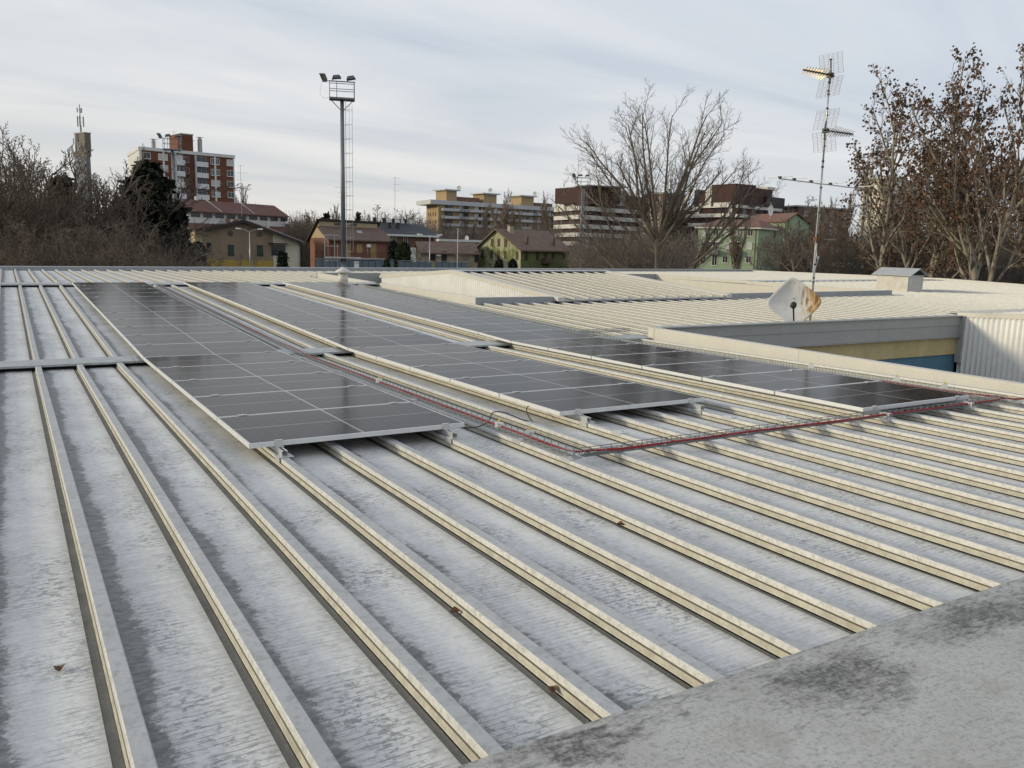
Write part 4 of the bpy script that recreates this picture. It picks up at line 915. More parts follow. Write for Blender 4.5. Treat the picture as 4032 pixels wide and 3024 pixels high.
sk = b.sz(1, *cB(1495, 800))[0]; zf = .55; b.add(MB().slab([Q(sk-.6, hm_*zf-.4, zt+(zr1-zt)*zf-.1), Q(sk+.5, hm_*zf-.4, zt+(zr1-zt)*zf-.1), Q(sk+.5, hm_*zf+.5, zt+(zr1-zt)*zf+.3), Q(sk-.6, hm_*zf+.5, zt+(zr1-zt)*zf+.3)], .12), 'skylight', GREYF)
# --- slate-roofed house
SLT = tiles('slate', (.035, .038, .045), (.055, .058, .065)); BR3 = brick('dull_brick', (.14, .07, .05), (.18, .09, .065), (.12, .08, .07))
b = Bld('slate_roof_house', 'brick house with dark slate roof and many small chimneys', (1490, 178), (1535, 165), (1712, 175), 919, BR3, 'house')
L1 = np.linalg.norm(b.R-b.C); L0 = np.linalg.norm(b.L-b.C); d1 = (b.R-b.C)/L1; d0 = (b.L-b.C)/L0; zt = b.zt
Q = lambda s1, s0, z: (b.C[0]+d1[0]*s1+d0[0]*s0, b.C[1]+d1[1]*s1+d0[1]*s0, z)
zr1 = zat(1600, 880, 174)
b.add(MB().slab([Q(-1, -1, zt), Q(L1+1, -1, zt), Q(L1-2.4, 6, zr1), Q(-4, 6, zr1)], .25), 'roof', SLT); b.add(MB().slab([Q(-4, 6.02, zr1), Q(L1-2.4, 6.02, zr1), Q(L1+1, 13, zt), Q(-1, 13, zt)], .25), 'roof', SLT)
b.add(MB().slab([Q(-1, -1.15, zt-.1), Q(L1+1, -1.15, zt-.1), Q(L1+1, -1.01, zt-.1), Q(-1, -1.01, zt-.1)], .4), 'gutter', WREN)
for x in (-3.2, -.6, 2.0, 3.6, 5.3): b.add(MB().box((0, 0, 0), (0, 0, 0)) if False else MB().hexa([Q(x, 5.6, zr1-.3), Q(x+.9, 5.6, zr1-.3), Q(x+.9, 6.4, zr1-.3), Q(x, 6.4, zr1-.3)], [Q(x, 5.6, zr1+.9), Q(x+.9, 5.6, zr1+.9), Q(x+.9, 6.4, zr1+.9), Q(x, 6.4, zr1+.9)]), 'chimney', DKR)
for x in (.1, 2.4):
    o = b.add(MB().hexa([Q(x, 2.2, zt+1.0), Q(x+.8, 2.2, zt+1.0), Q(x+.8, 3.0, zt+1.0), Q(x, 3.0, zt+1.0)], [Q(x, 2.2, zt+2.2), Q(x+.8, 2.2, zt+2.2), Q(x+.8, 3.0, zt+2.2), Q(x, 3.0, zt+2.2)]), 'chimney', DKR)
    b.add(MB().hexa([Q(x-.2, 2.0, zt+2.21), Q(x+1, 2.0, zt+2.21), Q(x+1, 3.2, zt+2.21), Q(x-.2, 3.2, zt+2.21)], [Q(x, 2.3, zt+2.9), Q(x+.8, 2.3, zt+2.9), Q(x+.8, 2.9, zt+2.9), Q(x, 2.9, zt+2.9)]), 'cowl', GALV, o)
for x in (4.2, 6.5): b.add(MB().slab([Q(x, 3.4, zt+2.25), Q(x+.8, 3.4, zt+2.25), Q(x+.8, 4.4, zt+2.85), Q(x, 4.4, zt+2.85)], .14), 'skylight', GREYF)
for x in (1800, 1925): b.win(1, *cB(x, 835), 1.2, 1.8, fm=WREN)
# --- low cream houses
b = Bld('low_house', 'low cream house with brown tiled roof behind the fence', (1638, 140), (1655, 133), (1880, 137), 992, stained('dull_cream', (.30, .26, .18), (.36, .31, .22), (.22, .19, .13), .5), 'house')
L1 = np.linalg.norm(b.R-b.C); d1 = (b.R-b.C)/L1; d0 = (b.L-b.C)/np.linalg.norm(b.L-b.C); Q = lambda s1, s0, z: (b.C[0]+d1[0]*s1+d0[0]*s0, b.C[1]+d1[1]*s1+d0[1]*s0, z); zt = b.zt
b.add(MB().slab([Q(-.4, -.6, zt-.1), Q(L1+.3, -.6, zt-.1), Q(L1+.3, 4, zt+1.7), Q(-.4, 4, zt+1.7)], .2), 'roof', DKT); b.add(MB().slab([Q(-.4, 4.02, zt+1.7), Q(L1+.3, 4.02, zt+1.7), Q(L1+.3, 8.5, zt-.1), Q(-.4, 8.5, zt-.1)], .2), 'roof', DKT)
for x, y, w_, h_ in ((280, 1015, 1.1, 1.3), (410, 1030, .9, 1.9), (765, 1025, .7, 1.6)): b.win(1, *cC(x, y), w_, h_, fm=DKR)
k, z = b.sz(1, *cC(345, 1003)); b.box(1, 'air_conditioner', WPL, k-.4, k+.4, z-.25, z+.25, .005, .35)
b = Bld('flat_roof_house', 'low grey house with shallow white-edged roof and a small dish', (1728, 172), (1736, 165), (1895, 172), 950, stained('grey_render', (.26, .25, .235), (.31, .30, .28), (.2, .19, .18)), 'house'); o = b.flat_roof(.45, .6, WREN)
k, z = b.sz(1, *cC(660, 822)); A, B = b.fac(1); c0 = A+(B-A)/np.linalg.norm(B-A)*k; mm = lathe([(0, 0), (.3, .02), (.52, .12)], 16); mm.v = [(c0[0]-vz*.75+vx*.6, c0[1]-vz*.5-vx*.4, z+vy) for vx, vy, vz in mm.v]; b.add(mm, 'roof_dish', WPL); b.add(MB().bar((c0[0], c0[1], b.zt+.4), (c0[0], c0[1], z), .04, 5), 'dish_post', GALV)
# white rendered garden wall
b = Bld('garden_wall', 'small white painted wall with arches beside the clipped hedges', (1612, 127), (1614, 125), (1638, 126), 975, WREN, 'wall')
# --- mossy green house
t_ = MT('mossy_green_render', .9); v = t_.coord('World', (1, 1, .6)); n = t_.noise(v, .55, 7, .68, .5); f = t_.noise(t_.coord('World', (1, 1, 1)), 2.5, 6, .7)
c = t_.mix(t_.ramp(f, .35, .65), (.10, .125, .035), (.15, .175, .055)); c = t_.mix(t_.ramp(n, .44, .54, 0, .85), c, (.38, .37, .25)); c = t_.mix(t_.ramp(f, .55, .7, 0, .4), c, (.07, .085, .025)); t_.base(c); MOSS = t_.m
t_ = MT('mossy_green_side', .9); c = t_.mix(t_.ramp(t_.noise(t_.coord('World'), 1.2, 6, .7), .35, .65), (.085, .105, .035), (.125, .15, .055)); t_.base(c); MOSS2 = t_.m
b = Bld('green_house', 'old moss-green house with peeling gable and brown shutters', (1880, 143), (2051, 135), (2241, 144), 978, MOSS, 'house')
TL2 = tiles('old_tiles', (.12, .072, .052), (.185, .115, .085))
roofs, ap, w, Lo, za = gable_roof(b, 1957, 900, 138, .55, TL2, gi=0, th=.25)
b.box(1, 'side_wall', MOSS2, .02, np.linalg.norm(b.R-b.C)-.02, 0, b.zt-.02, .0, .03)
for x, y in ((935, 868), (1008, 868), (1082, 870), (830, 988), (930, 993), (1005, 998), (1078, 1002), (1205, 1008)): b.win(0, *cC(x, y), .52 if y < 900 else .55, 1.15, fm=SHUT_B, pm=SHUT_B)
for x, w_ in ((1303, .65), (1425, .65), (1510, .85), (1595, .65), (1710, .65)): b.win(1, *cC(x, 1014), w_, 1.15, fm=SHUT_B, pm=SHUT_B)
k, z = b.sz(1, *cC(1515, 1075)); b.box(1, 'balcony', M('rust_balcony', (.10, .06, .045), .85), k-1.1, k+1.1, z-.35, z+.5, .005, .9)
e0 = (b.C-b.L)/np.linalg.norm(b.C-b.L)
def chim(bx_, base, z0, z1, wd, cap, mat):
    o = bx_.add(MB().box((base[0]-wd, base[1]-wd, z0), (base[0]+wd, base[1]+wd, z1)), 'chimney', mat); bx_.add(MB().box((base[0]-wd*1.4, base[1]-wd*1.4, z1+.02), (base[0]+wd*1.4, base[1]+wd*1.4, z1+.16)), 'chimney_cap', cap, o)
chim(b, ap+e0*1.2+w*2.2, za-1.5, za+.55, .42, REDT, stained('chimney_render', (.34, .30, .22), (.4, .35, .26), (.25, .22, .17)))
rp = lambda f, s: ap+(b.C-ap+0*e0)*f*0+e0*s+w*f
for x in (1365, 1655):
    k = b.sz(1, *cC(x, 900))[0]; base = b.C+w*k-e0*1.2; chim(b, base, b.zt+.2, b.zt+1.7, .2, TL2, TL2)
# --- pale green apartment houses
GRN = stained('pale_green_render', (.27, .355, .225), (.31, .40, .26), (.22, .29, .19), .3); HIP = tiles('terracotta_tiles', (.145, .068, .046), (.195, .092, .064))
b = Bld('green_apartment_house', 'pale green three-storey apartment house with hipped terracotta roof', (2744, 176), (2981, 171), (3078, 182), 897, GRN)
L0 = np.linalg.norm(b.L-b.C); zt = b.zt
q = [b.L, b.C, b.R, b.back]; cc = sum(q)/4; q = [p+(p-cc)/np.linalg.norm(p-cc)*.9 for p in q]; zr1 = zt+1.9
r0 = .5*(q[0]+q[3])*.7+cc*.3; r1 = .5*(q[1]+q[2])*.5+cc*.5
b.add(MB().add([(*q[0], zt), (*q[1], zt), (*q[2], zt), (*q[3], zt), (*r0, zr1), (*r1, zr1)], [(0, 1, 5, 4), (1, 2, 5), (2, 3, 4, 5), (3, 0, 4), (3, 2, 1, 0)]), 'roof', HIP)
b.add(MB().hexa([(*p, zt-.25) for p in q], [(*p, zt-.004) for p in q]), 'eave', WREN)
for f, (y, xs) in enumerate(((708, (487, 605, 725, 845, 980)), (850, (478, 600, 717, 832, 970)), (1000, (466, 590, 705, 820, 960)))):
    for x in xs:
        door = f > 0 and x in (600, 832, 590, 820); b.win(0, *cG(x, y+(12 if door else 0)), 1.15, 2.1 if door else 1.45, fm=WREN, pm=rnd.choice([PANEL_, PANEL_, PANE]))
for x in (580, 800):
    k, z = b.sz(0, *cG(x, 918)); b.box(0, 'balcony', M('balcony_panels', (.16, .15, .15), .6), k-1.25, k+1.15, z-.5, z+.45, .005, 1.1)
    k, z = b.sz(0, *cG(x+20, 805)); b.box(0, 'awning', WPL, k-1.1, k+.9, z-.12, z+.08, .005, .7)
for x in (1035,): k = b.sz(0, *cG(x, 800))[0]; b.box(0, 'downpipe', BR3, k-.06, k+.06, 0, zt-.26, .0, .1)
for y in (720, 860): b.win(1, *cG(1245, y), .9, 1.4, fm=BR3)
b = Bld('green_apartment_house', 'larger pale green gabled house behind the hipped one', (2935, 200), (3082, 188), (3176, 199), 868, GRN)
roofs, ap, w, Lo, za = gable_roof(b, 3135, 837, 190, .6, HIP, gi=1, th=.3)
for x, y in ((1395, 600), (1510, 605)): b.win(1, *cG(x, y), .7, 1.4, fm=BR3)
for y in (740, 880):
    for x in (1395, 1510): b.win(1, *cG(x, y), .9, 1.4, fm=BR3)
k, z = b.sz(0, *cG(1190, 600)); b.win(0, *cG(1190, 600), 1.0, .9)
sd = px(*cG(1200, 462), 186); td = thing('roof_dish', 'round white satellite dish on the pale green house roof', 'satellite dish', tuple(sd-np.array([0, 0, 1.4])))
mm = lathe([(0, .0), (.5, .04), (.98, .16), (1.28, .30)], 20); mm.v = [(vx*cos(-.3)+vz*-.6, -vz*.8+vx*.3, vy+1.4) for vx, vy, vz in mm.v]; mm.build('reflector', WPL, td, True); MB().bar((0, 0, -.6), (0, 0, 1.4), .06, 6).build('post', GALV, td)
# --- long ochre apartment block
OCH = stained('ochre_block', (.31, .225, .125), (.36, .265, .15), (.26, .19, .11), .3, .2); SLB = M('slab_grey', (.47, .48, .49), .7, 0, .08, .3)
b = Bld('ochre_apartment_block', 'long ochre apartment block with overhanging white roof slab', (1678, 352), (1725, 338), (2200, 378), 806, OCH)
L1 = np.linalg.norm(b.R-b.C); L0 = np.linalg.norm(b.L-b.C); zt = b.zt; b.flat_roof(1.7, 3.2, SLB)
FW_ = lambda x: b.sz(1, *cC(x, 600))[0]
for f in range(6):
    z = b.sz(0, *cC(318, 478))[1]-f*3.05
    for j in range(4): b.win_s(0, L0*(.17+.2*j), z, 1.0, 1.5, fm=SHUT_B, pm=SHUT_B, sill=False)
    for x, w_ in ((525, 13.5), (695, 12.5), (925, 9), (1150, 7), (1345, 6), (1412, 6), (1520, 8), (1230, 6)):
        if FW_(x) > L1-4: continue
        b.box(1, 'balcony', SLB, FW_(x)-w_/2, FW_(x)+w_/2, z-1.75, z-.65, .005, 1.5); b.win_s(1, FW_(x)-w_*.2, z-.1, w_*.25, 2.0, fm=SHUT_B, sill=False); b.win_s(1, FW_(x)+w_*.25, z-.1, w_*.2, 2.0, fm=SHUT_B, pm=PANEL_, sill=False)
    for x in (430, 800, 850, 1030, 1085, 1270, 1590): b.win_s(1, min(FW_(x), L1-2), z, 1.3, 1.5, fm=SHUT_B, sill=False)
for x0, x1, h in ((465, 605, 4.4), (875, 1040, 4.0), (1285, 1445, 4.2)):
    o = b.up(1, FW_(x0)/L1+.02, FW_(x1)/L1, 8, zt+1.71, zt+1.7+h, 'stair_head', OCH, inset=4); b.up(1, FW_(x0)/L1, FW_(x1)/L1+.02, 10, zt+1.71+h, zt+2.2+h, 'stair_head_roof', SLB, o, inset=3)
b.up(1, FW_(615)/L1, FW_(870)/L1, 6, zt+1.71, zt+3.9, 'roof_housing', BR3, inset=5); b.up(1, FW_(1450)/L1, .995, 6, zt+1.71, zt+3.6, 'roof_housing', BR3, inset=5)
for i, x in enumerate((585, 930, 1420)):
    k = FW_(x); A, B = b.fac(1); c0 = A+(B-A)/L1*k; mm = lathe([(0, 0), (.6, .05), (1.0, .2)], 14); mm.v = [(c0[0]-vz+2, c0[1]+vx+6, zt+7.2+vy*0+vx*0+vz*0+(vx*.0)+vy) if False else (c0[0]+2+vx*.85-vz*.4, c0[1]+5-vx*.5-vz*.7, zt+7.4+vy) for vx, vy, vz in [(p[0], p[1], p[2]) for p in mm.v]]; b.add(mm, 'roof_dish', WPL)
# --- two stepped brown blocks with white balcony bands
BRN = brick('dark_brown_tile', (.052, .025, .021), (.07, .033, .028), (.045, .024, .022)); WBN = M('white_band', (.56, .55, .51), .75, 0, .08, .5)
b = Bld('stepped_apartment_block', 'dark brown stepped apartment block with white bands left of the bare tree', (2190, 288), (2280, 270), (2525, 292), 800, BRN)
L0 = np.linalg.norm(b.L-b.C); L1 = np.linalg.norm(b.R-b.C); zt = b.zt
zb_ = lambda y: b.sz(0, *cD(365, y))[1]
for y0, y1 in ((1063, 1097), (1134, 1168), (1208, 1242), (1278, 1312), (1350, 1384)):
    b.box(0, 'balcony_band', WBN, -.2, L0+1.2, zb_(y1), zb_(y0), .005, 1.2)
    b.box(1, 'balcony_band', WBN, 0.01, L1*.95, zb_(y1), zb_(y0), .005, 1.2)
    for s_ in (.15, .55): b.win_s(0, L0*s_+1, zb_(y0)+1.0, 2.2, 1.7, sill=False, fm=BRN)
    for s_ in (.12, .3, .5, .7, .86): b.win_s(1, L1*s_, zb_(y0)+1.0, 2.0, 1.7, sill=False, fm=BRN)
b.up(0, .35, 1.0, 14, zt+.01, zt+5.2, 'penthouse', BRN, inset=.1); b.up(0, .2, 1.2, 15, zt+5.21, zt+5.5, 'penthouse_roof', GREYF, inset=0)
A, B = b.fac(0); d = (B-A)/L0; n_ = np.array([d[1], -d[0]]); n_ = n_ if n_@A < 0 else -n_
P = lambda k, o, z: (A[0]+d[0]*k+n_[0]*o, A[1]+d[1]*k+n_[1]*o, z)
b.add(MB().hexa([P(.1, .1, zb_(1097)+.1), P(L0, .1, zb_(1097)+.1), P(L0, .4, zb_(1097)+.1), P(.1, .4, zb_(1097)+.1)], [P(.1, .1, zt+3.0), P(L0*.35, .1, zt+3.0), P(L0*.35, .4, zt+3.0), P(.1, .4, zt+3.0)]), 'sloping_parapet', WBN)
b.box(1, 'pale_panel', M('grey_panel', (.33, .34, .35), .7), L1*.26, L1*.66, zb_(1035), zt+4.4, .005, .5); b.up(1, .02, .5, 12, zt+.01, zt+5.0, 'attic', BRN, inset=.2); b.up(1, .5, 1.0, 12, zt+.01, zt+3.6, 'attic', BRN, inset=.3)
b = Bld('stepped_apartment_block', 'dark brown stepped apartment block with white bands right of the bare tree', (2682, 288), (2882, 270), (3062, 290), 812, BRN)
L0 = np.linalg.norm(b.L-b.C); L1 = np.linalg.norm(b.R-b.C); zt = b.zt
kk = lambda x: b.sz(0, *cG(x, 450))[0]; zg = lambda y: b.sz(0, *cG(780, y))[1]
for y0, y1, a, c2 in ((378, 432, 450, 785), (497, 537, 222, 785), (600, 640, 222, 785)): b.box(0, 'balcony_band', WBN, kk(a), kk(c2), zg(y1), zg(y0), .005, 1.2)
b.box(0, 'balcony_band', WBN, kk(222), kk(448), zg(460), zg(418), .005, 1.1); b.box(1, 'balcony_band', WBN, 0.01, L1*.98, zg(437), zg(405), .005, 1.0); b.box(1, 'balcony_band', WBN, 0.01, L1*.98, zg(540), zg(505), .005, 1.0)
b.up(0, kk(490)/L0, kk(660)/L0, 8, zt+.01, zg(182), 'roof_block', WBN, inset=-.3); b.up(0, kk(662)/L0, .999, 10, zt+.01, zg(176), 'roof_block', BRN, inset=-.25); b.up(0, kk(355)/L0, kk(488)/L0, 8, zt+.01, zg(225), 'roof_block', BRN, inset=.4)
A, B = b.fac(0); d = (B-A)/L0; n_ = np.array([d[1], -d[0]]); n_ = n_ if n_@A < 0 else -n_
b.add(MB().hexa([P(kk(222), .1, zg(418)), P(kk(240), .1, zg(418)), P(kk(240), .5, zg(418)), P(kk(222), .5, zg(418))], [P(kk(310), .1, zg(226)), P(kk(352), .1, zg(226)), P(kk(352), .5, zg(226)), P(kk(310), .5, zg(226))]), 'sloping_parapet', WBN)
b.up(1, .0, .28, 9, zt+.01, zg(178), 'roof_block', BRN, inset=.05); b.up(1, .32, .80, 9, zt+.01, zg(195), 'roof_block', BRN, inset=.3); b.up(1, .72, .90, 7, zg(196), zg(160), 'roof_block', WBN, inset=1); b.up(1, .62, 1.02, 9, zt-4, zg(280), 'roof_block', M('black_tile', (.035, .025, .03), .7), inset=-.9)
for x, y in ((530, 345), (710, 335), (755, 335), (410, 270), (255, 490), (400, 490), (600, 465), (700, 465), (755, 460)): b.win(0, *cG(x, y), 2.2, 1.9, fm=BRN, pm=rnd.choice([PANE, PANEL_, PANE]), sill=False)
for s_ in (.2, .4, .6, .8): b.win_s(1, L1*s_, zg(465), 2.0, 1.9, sill=False, fm=WBN)
b = Bld('apartment_block', 'flat-roofed brown-grey block between the stepped brown blocks', (2520, 330), (2600, 320), (2690, 330), 765, brick('umber', (.12, .08, .06), (.15, .1, .075), (.1, .08, .07))); b.flat_roof(.6, .6, GREYF)
for f in range(5):
    for s_ in (.2, .5, .8): b.win_s(0, np.linalg.norm(b.L-b.C)*s_, b.zt-2.2-3*f, 1.6, 1.6); b.win_s(1, np.linalg.norm(b.R-b.C)*s_, b.zt-2.2-3*f, 1.6, 1.6)
b = Bld('apartment_block', 'low dark flat-roofed block right of the dark stepped block', (3055, 300), (3130, 290), (3330, 305), 815, brick('umber2', (.10, .065, .055), (.13, .085, .07), (.09, .07, .065))); b.flat_roof(.5, .8, GREYF)
L0, L1 = np.linalg.norm(b.L-b.C), np.linalg.norm(b.R-b.C)
for f in range(5):
    for s_ in (.15, .4, .65, .9): b.win_s(1, L1*s_, b.zt-2.2-3*f, 1.6, 1.6); 
    for s_ in (.3, .7): b.win_s(0, L0*s_, b.zt-2.2-3*f, 1.6, 1.6)
# --- pale apartment block behind the plane trees
PAL = stained('pale_block', (.50, .47, .38), (.56, .525, .43), (.4, .37, .3), .3, .3)
b = Bld('pale_apartment_block', 'tall pale apartment block behind the leafy plane trees', (3372, 205), (3455, 195), (3610, 210), 706, PAL); b.flat_roof(.5, .4, PAL)
L0, L1 = np.linalg.norm(b.L-b.C), np.linalg.norm(b.R-b.C)
for f in range(7):
    z = b.zt-1.9-3*f
    for s_ in (.2, .5, .8): b.win_s(0, L0*s_, z, 1.2, 1.5)
    b.box(1, 'balcony', WBN, L1*.1, L1*.45, z-1.5, z-.5, .005, 1.1); b.box(1, 'balcony', WBN, L1*.6, L1*.95, z-1.5, z-.5, .005, 1.1)
    for s_ in (.2, .36, .52, .7, .86): b.win_s(1, L1*s_, z, 1.3, 1.6)
b = Bld('small_yellow_house', 'small pale yellow building low behind the aerial mast', (3262, 150), (3282, 140), (3375, 146), 972, stained('pale_yellow', (.50, .44, .24), (.56, .49, .28), (.42, .37, .22), .3), 'house'); b.flat_roof(.35, .4, DKT)
for s_ in (.3, .7): b.win_s(1, np.linalg.norm(b.R-b.C)*s_, b.zt-1.5, 1.0, 1.4)
b = Bld('low_shed', 'long low pale blue roofed shed behind the plane tree trunks', (3300, 122), (3320, 108), (4250, 112), 1052, BLUEW, 'shed'); o = b.flat_roof(.5, .6, M('pale_blue_sheet', (.42, .48, .52), .5, 0, .1, .6))

# --- blue-grey panel fence of the sports ground
FEN = M('blue_grey_fence', (.115, .15, .175), .6, 0, .15, 1.2); FPO = M('blue_post', (.03, .06, .12), .5)
def fence(label, u0, u1, vt, D0, D1, n):
    a, bq = plan(u0, D0), plan(u1, D1); z = zat(u0, vt, D0); d = (bq-a); L = np.linalg.norm(d); d /= L; nn = np.array([d[1], -d[0]]); t = thing('panel_fence', label, 'fence', (a[0], a[1], 0), 0, 'blue-grey fences of the sports ground')
    for i in range(n):
        s0, s1 = L*i/n, L*(i+1)/n
        def hx(m, k0, k1, o0, o1, z0, z1):
            q = [(k0, o0), (k1, o0), (k1, o1), (k0, o1)]; m.hexa([(d[0]*k+nn[0]*o, d[1]*k+nn[1]*o, z0) for k, o in q], [(d[0]*k+nn[0]*o, d[1]*k+nn[1]*o, z1) for k, o in q]); return m
        hx(MB(), s0+.05, s1-.05, 0, .04, .1, z-.08-.02*(i % 3)).build('fence_panel', FEN, t)
        hx(MB(), s0-.04, s0+.04, -.05, .06, 0, z).build('fence_post', FPO, t)
    hx(MB(), 0, L, -.03, .06, z+.002, z+.06).build('top_rail', GREYF, t)
fence('blue-grey panel fence in front of the orange brick house', 1240, 1552, 1020, 100, 104, 12)
fence('blue-grey panel fence below the clipped hedges', 1567, 1702, 1027, 104, 105, 5)
fence('blue-grey panel fence left of the moss-green house', 1717, 1842, 1029, 105, 106, 5)
# small LED information board on the fence
tb_ = px(1404, 1042, 99.2); t = thing('notice_board', 'white board lettered LED on the fence', 'sign', tuple(tb_)); t.rotation_euler = (0, 0, -YAW*.7); t.scale = (.5, .5, .5)
MB().box((-.55, -.03, -.8), (.55, .03, .75)).build('panel', WPL, t)
m = MB()
for gx, segs in ((-.4, ['l', 'b']), (-.1, ['l', 'b', 'm', 't']), (.2, ['l', 'b', 't', 'r'])):
    for s_ in segs:
        x0, x1, z0, z1 = {'l': (0, .05, 0, .4), 'r': (.17, .22, .05, .35), 'b': (0.05, .2, 0, .06), 'm': (0.05, .18, .18, .23), 't': (0.05, .2, .34, .4)}[s_]; m.box((gx+x0, -.04, .2+z0), (gx+x1, -.031, .2+z1))
m.build('lettering', DARK, t)

# ------------------------------------------------------------------ floodlight masts of the sports ground
POLE = M('floodlight_steel', (.17, .19, .205), .5, .3, .12, .8)
def floodmast(u, D, vtop, label, cage_low=True, scale=1.0, rz=0.):
    p = plan(u, D); zt = zat(u, vtop, D); t = thing('floodlight_mast', label, 'floodlight', (p[0], p[1], 0), -YAW*.6+rz, 'floodlight masts of the sports ground')
    m = MB().bar((0, 0, 0), (0, 0, 4.2), .21, 12).bar((0, 0, 4.2), (0, 0, zt-1.25), .17, 12, .13); m.build('pole', POLE, t, True)
    zp = zt-1.22; m = MB()
    m.box((-.85, -.45, zp), (.85, .45, zp+.12))
    for s in (-1, 1): m.bar((s*.75, 0, zp), (0, 0, zp-.75), .035, 4)
    m.build('platform', POLE, t)
    m = MB()
    for x in (-.82, .82, -.35):
        for y in (-.42, .42):
            if x == -.35 and y > 0: continue
            m.bar((x, y, zp+.12), (x, y, zp+1.15), .03, 4)
    for z in (zp+.65, zp+1.15):
        m.bar((-.82, -.42, z), (.82, -.42, z), .026, 4).bar((-.82, .42, z), (.82, .42, z), .026, 4).bar((-.82, -.42, z), (-.82, .42, z), .026, 4).bar((.82, -.42, z), (.82, .42, z), .026, 4)
    m.bar((-1.3, .0, zp+1.2), (.9, 0, zp+1.2), .035, 4); m.build('guard_rail', POLE, t)
    for x, tl, rz_ in ((-1.25, .9, .9), (-.35, -.15, .1), (.62, -.2, -.1)):
        o = MB().hexa([(-.36, -.26, 0), (.36, -.26, 0), (.36, .26, 0), (-.36, .26, 0)], [(-.24, -.14, .26), (.24, -.14, .26), (.24, .14, .26), (-.24, .14, .26)]).bar((-.3, 0, -.12), (-.3, 0, .1), .025, 4).bar((.3, 0, -.12), (.3, 0, .1), .025, 4).build('floodlight', M('lamp_housing', (.09, .095, .10), .5, .3), t)
        o.scale = (.85, .85, .85); o.location = (x, 0, zp+1.38); o.rotation_euler = (tl*.3, tl, rz_)
    m = MB(); lx = .23; z0, z1 = 4.3, zp
    m.bar((lx, -.18, z0), (lx, -.18, z1), .018, 4).bar((lx, .18, z0), (lx, .18, z1), .018, 4)
    z = z0
    while z < z1: m.bar((lx, -.18, z), (lx, .18, z), .012, 4); z += .3
    m.build('ladder', GALV, t)
    m = MB(); z = z0+.2
    for z in np.arange(z0+.4, z1, .95):
        pts = [(lx, -.28, z), (lx+.25, -.30, z), (lx+.44, -.14, z), (lx+.44, .14, z), (lx+.25, .30, z), (lx, .28, z), (-.1, .2, z)]
        m.path(pts, .016, 4)
    for a in ((.44, -.14), (.44, .14), (.25, .30)): m.bar((lx+a[0], a[1], z0+.4), (lx+a[0], a[1], z1-.3), .012, 4)
    m.build('safety_cage', GALV, t)
    if cage_low:
        m = MB(); lx = -.30
        m.bar((lx-.1, -.18, .2), (lx-.1, -.18, 5.2), .018, 4).bar((lx-.1, .18, .2), (lx-.1, .18, 5.2), .018, 4)
        for z in np.arange(.5, 4.2, .3): m.bar((lx-.1, -.18, z), (lx-.1, .18, z), .012, 4)
        for z in np.arange(2.2, 4.3, .62): m.path([(lx-.1, -.3, z), (lx-.75, -.33, z), (lx-.95, 0, z), (lx-.75, .33, z), (lx-.1, .3, z)], .016, 4)
        for a in ((-.95, 0), (-.75, -.33), (-.75, .33)): m.bar((lx+a[0], a[1], 2.2), (lx+a[0], a[1], 5.8), .014, 4)
        m.box((lx-1.0, -.45, 4.22), (lx+1.5, .45, 4.30))
        for x in (lx-.98, lx-.3): m.bar((x, -.42, 4.3), (x, -.42, 5.8), .025, 4).bar((x, .42, 4.3), (x, .42, 5.8), .025, 4)
        for z in (5.05, 5.8): m.bar((lx-.98, -.42, z), (lx, -.42, z), .025, 4).bar((lx-.98, .42, z), (lx, .42, z), .025, 4).bar((lx-.98, -.42, z), (lx-.98, .42, z), .025, 4)
        m.build('lower_ladder', GALV, t)
    m = MB().path([(-1.3, 0, zp+1.2), (-1.42, 0, zp+.8), (-1.45, 0, zp+.3), (-1.2, 0, zp+.05), (-.85, 0, zp+.15)], .012, 4); m.build('loose_cable', WPL, t)
floodmast(1352, 58, 340, 'tallest caged floodlight mast standing behind the vent pipe')
floodmast(693, 88, 552, 'floodlight mast in front of the dark conifer', True)
floodmast(2285, 112, 702, 'floodlight mast left of the big bare tree', False)
floodmast(3385, 92, 625, 'floodlight mast half hidden in the plane trees', False)
# street lamps
def lamp(u, D, vtop, label, arms=2):
    p = plan(u, D); zt = zat(u, vtop, D); t = thing('street_lamp', label, 'street lamp', (p[0], p[1], 0), -YAW*.5, 'street lamps beyond the roof')
    MB().bar((0, 0, 0), (0, 0, zt-.35), .085, 8, .05).build('pole', GALV, t, True)
    for s in (-1, 1)[:arms]:
        MB().path([(0, 0, zt-.4), (s*.5, 0, zt-.12), (s*1.0, 0, zt)], .035, 5).build('arm', GALV, t)
        MB().hexa([(s*1.0, -.1, zt-.06), (s*1.65, -.13, zt-.04), (s*1.65, .13, zt-.04), (s*1.0, .1, zt-.06)][::s], [(s*1.0, -.08, zt+.08), (s*1.6, -.1, zt+.14), (s*1.6, .1, zt+.14), (s*1.0, .08, zt+.08)][::s]).build('lantern', WPL, t)
lamp(983, 105, 902, 'double street lamp in front of the tan gable house'); lamp(1692, 108, 925, 'double street lamp in front of the low cream house'); lamp(2309, 125, 928, 'double street lamp right of the moss-green house'); lamp(2646, 140, 925, 'single street lamp in front of the dark ivy tree', 1)
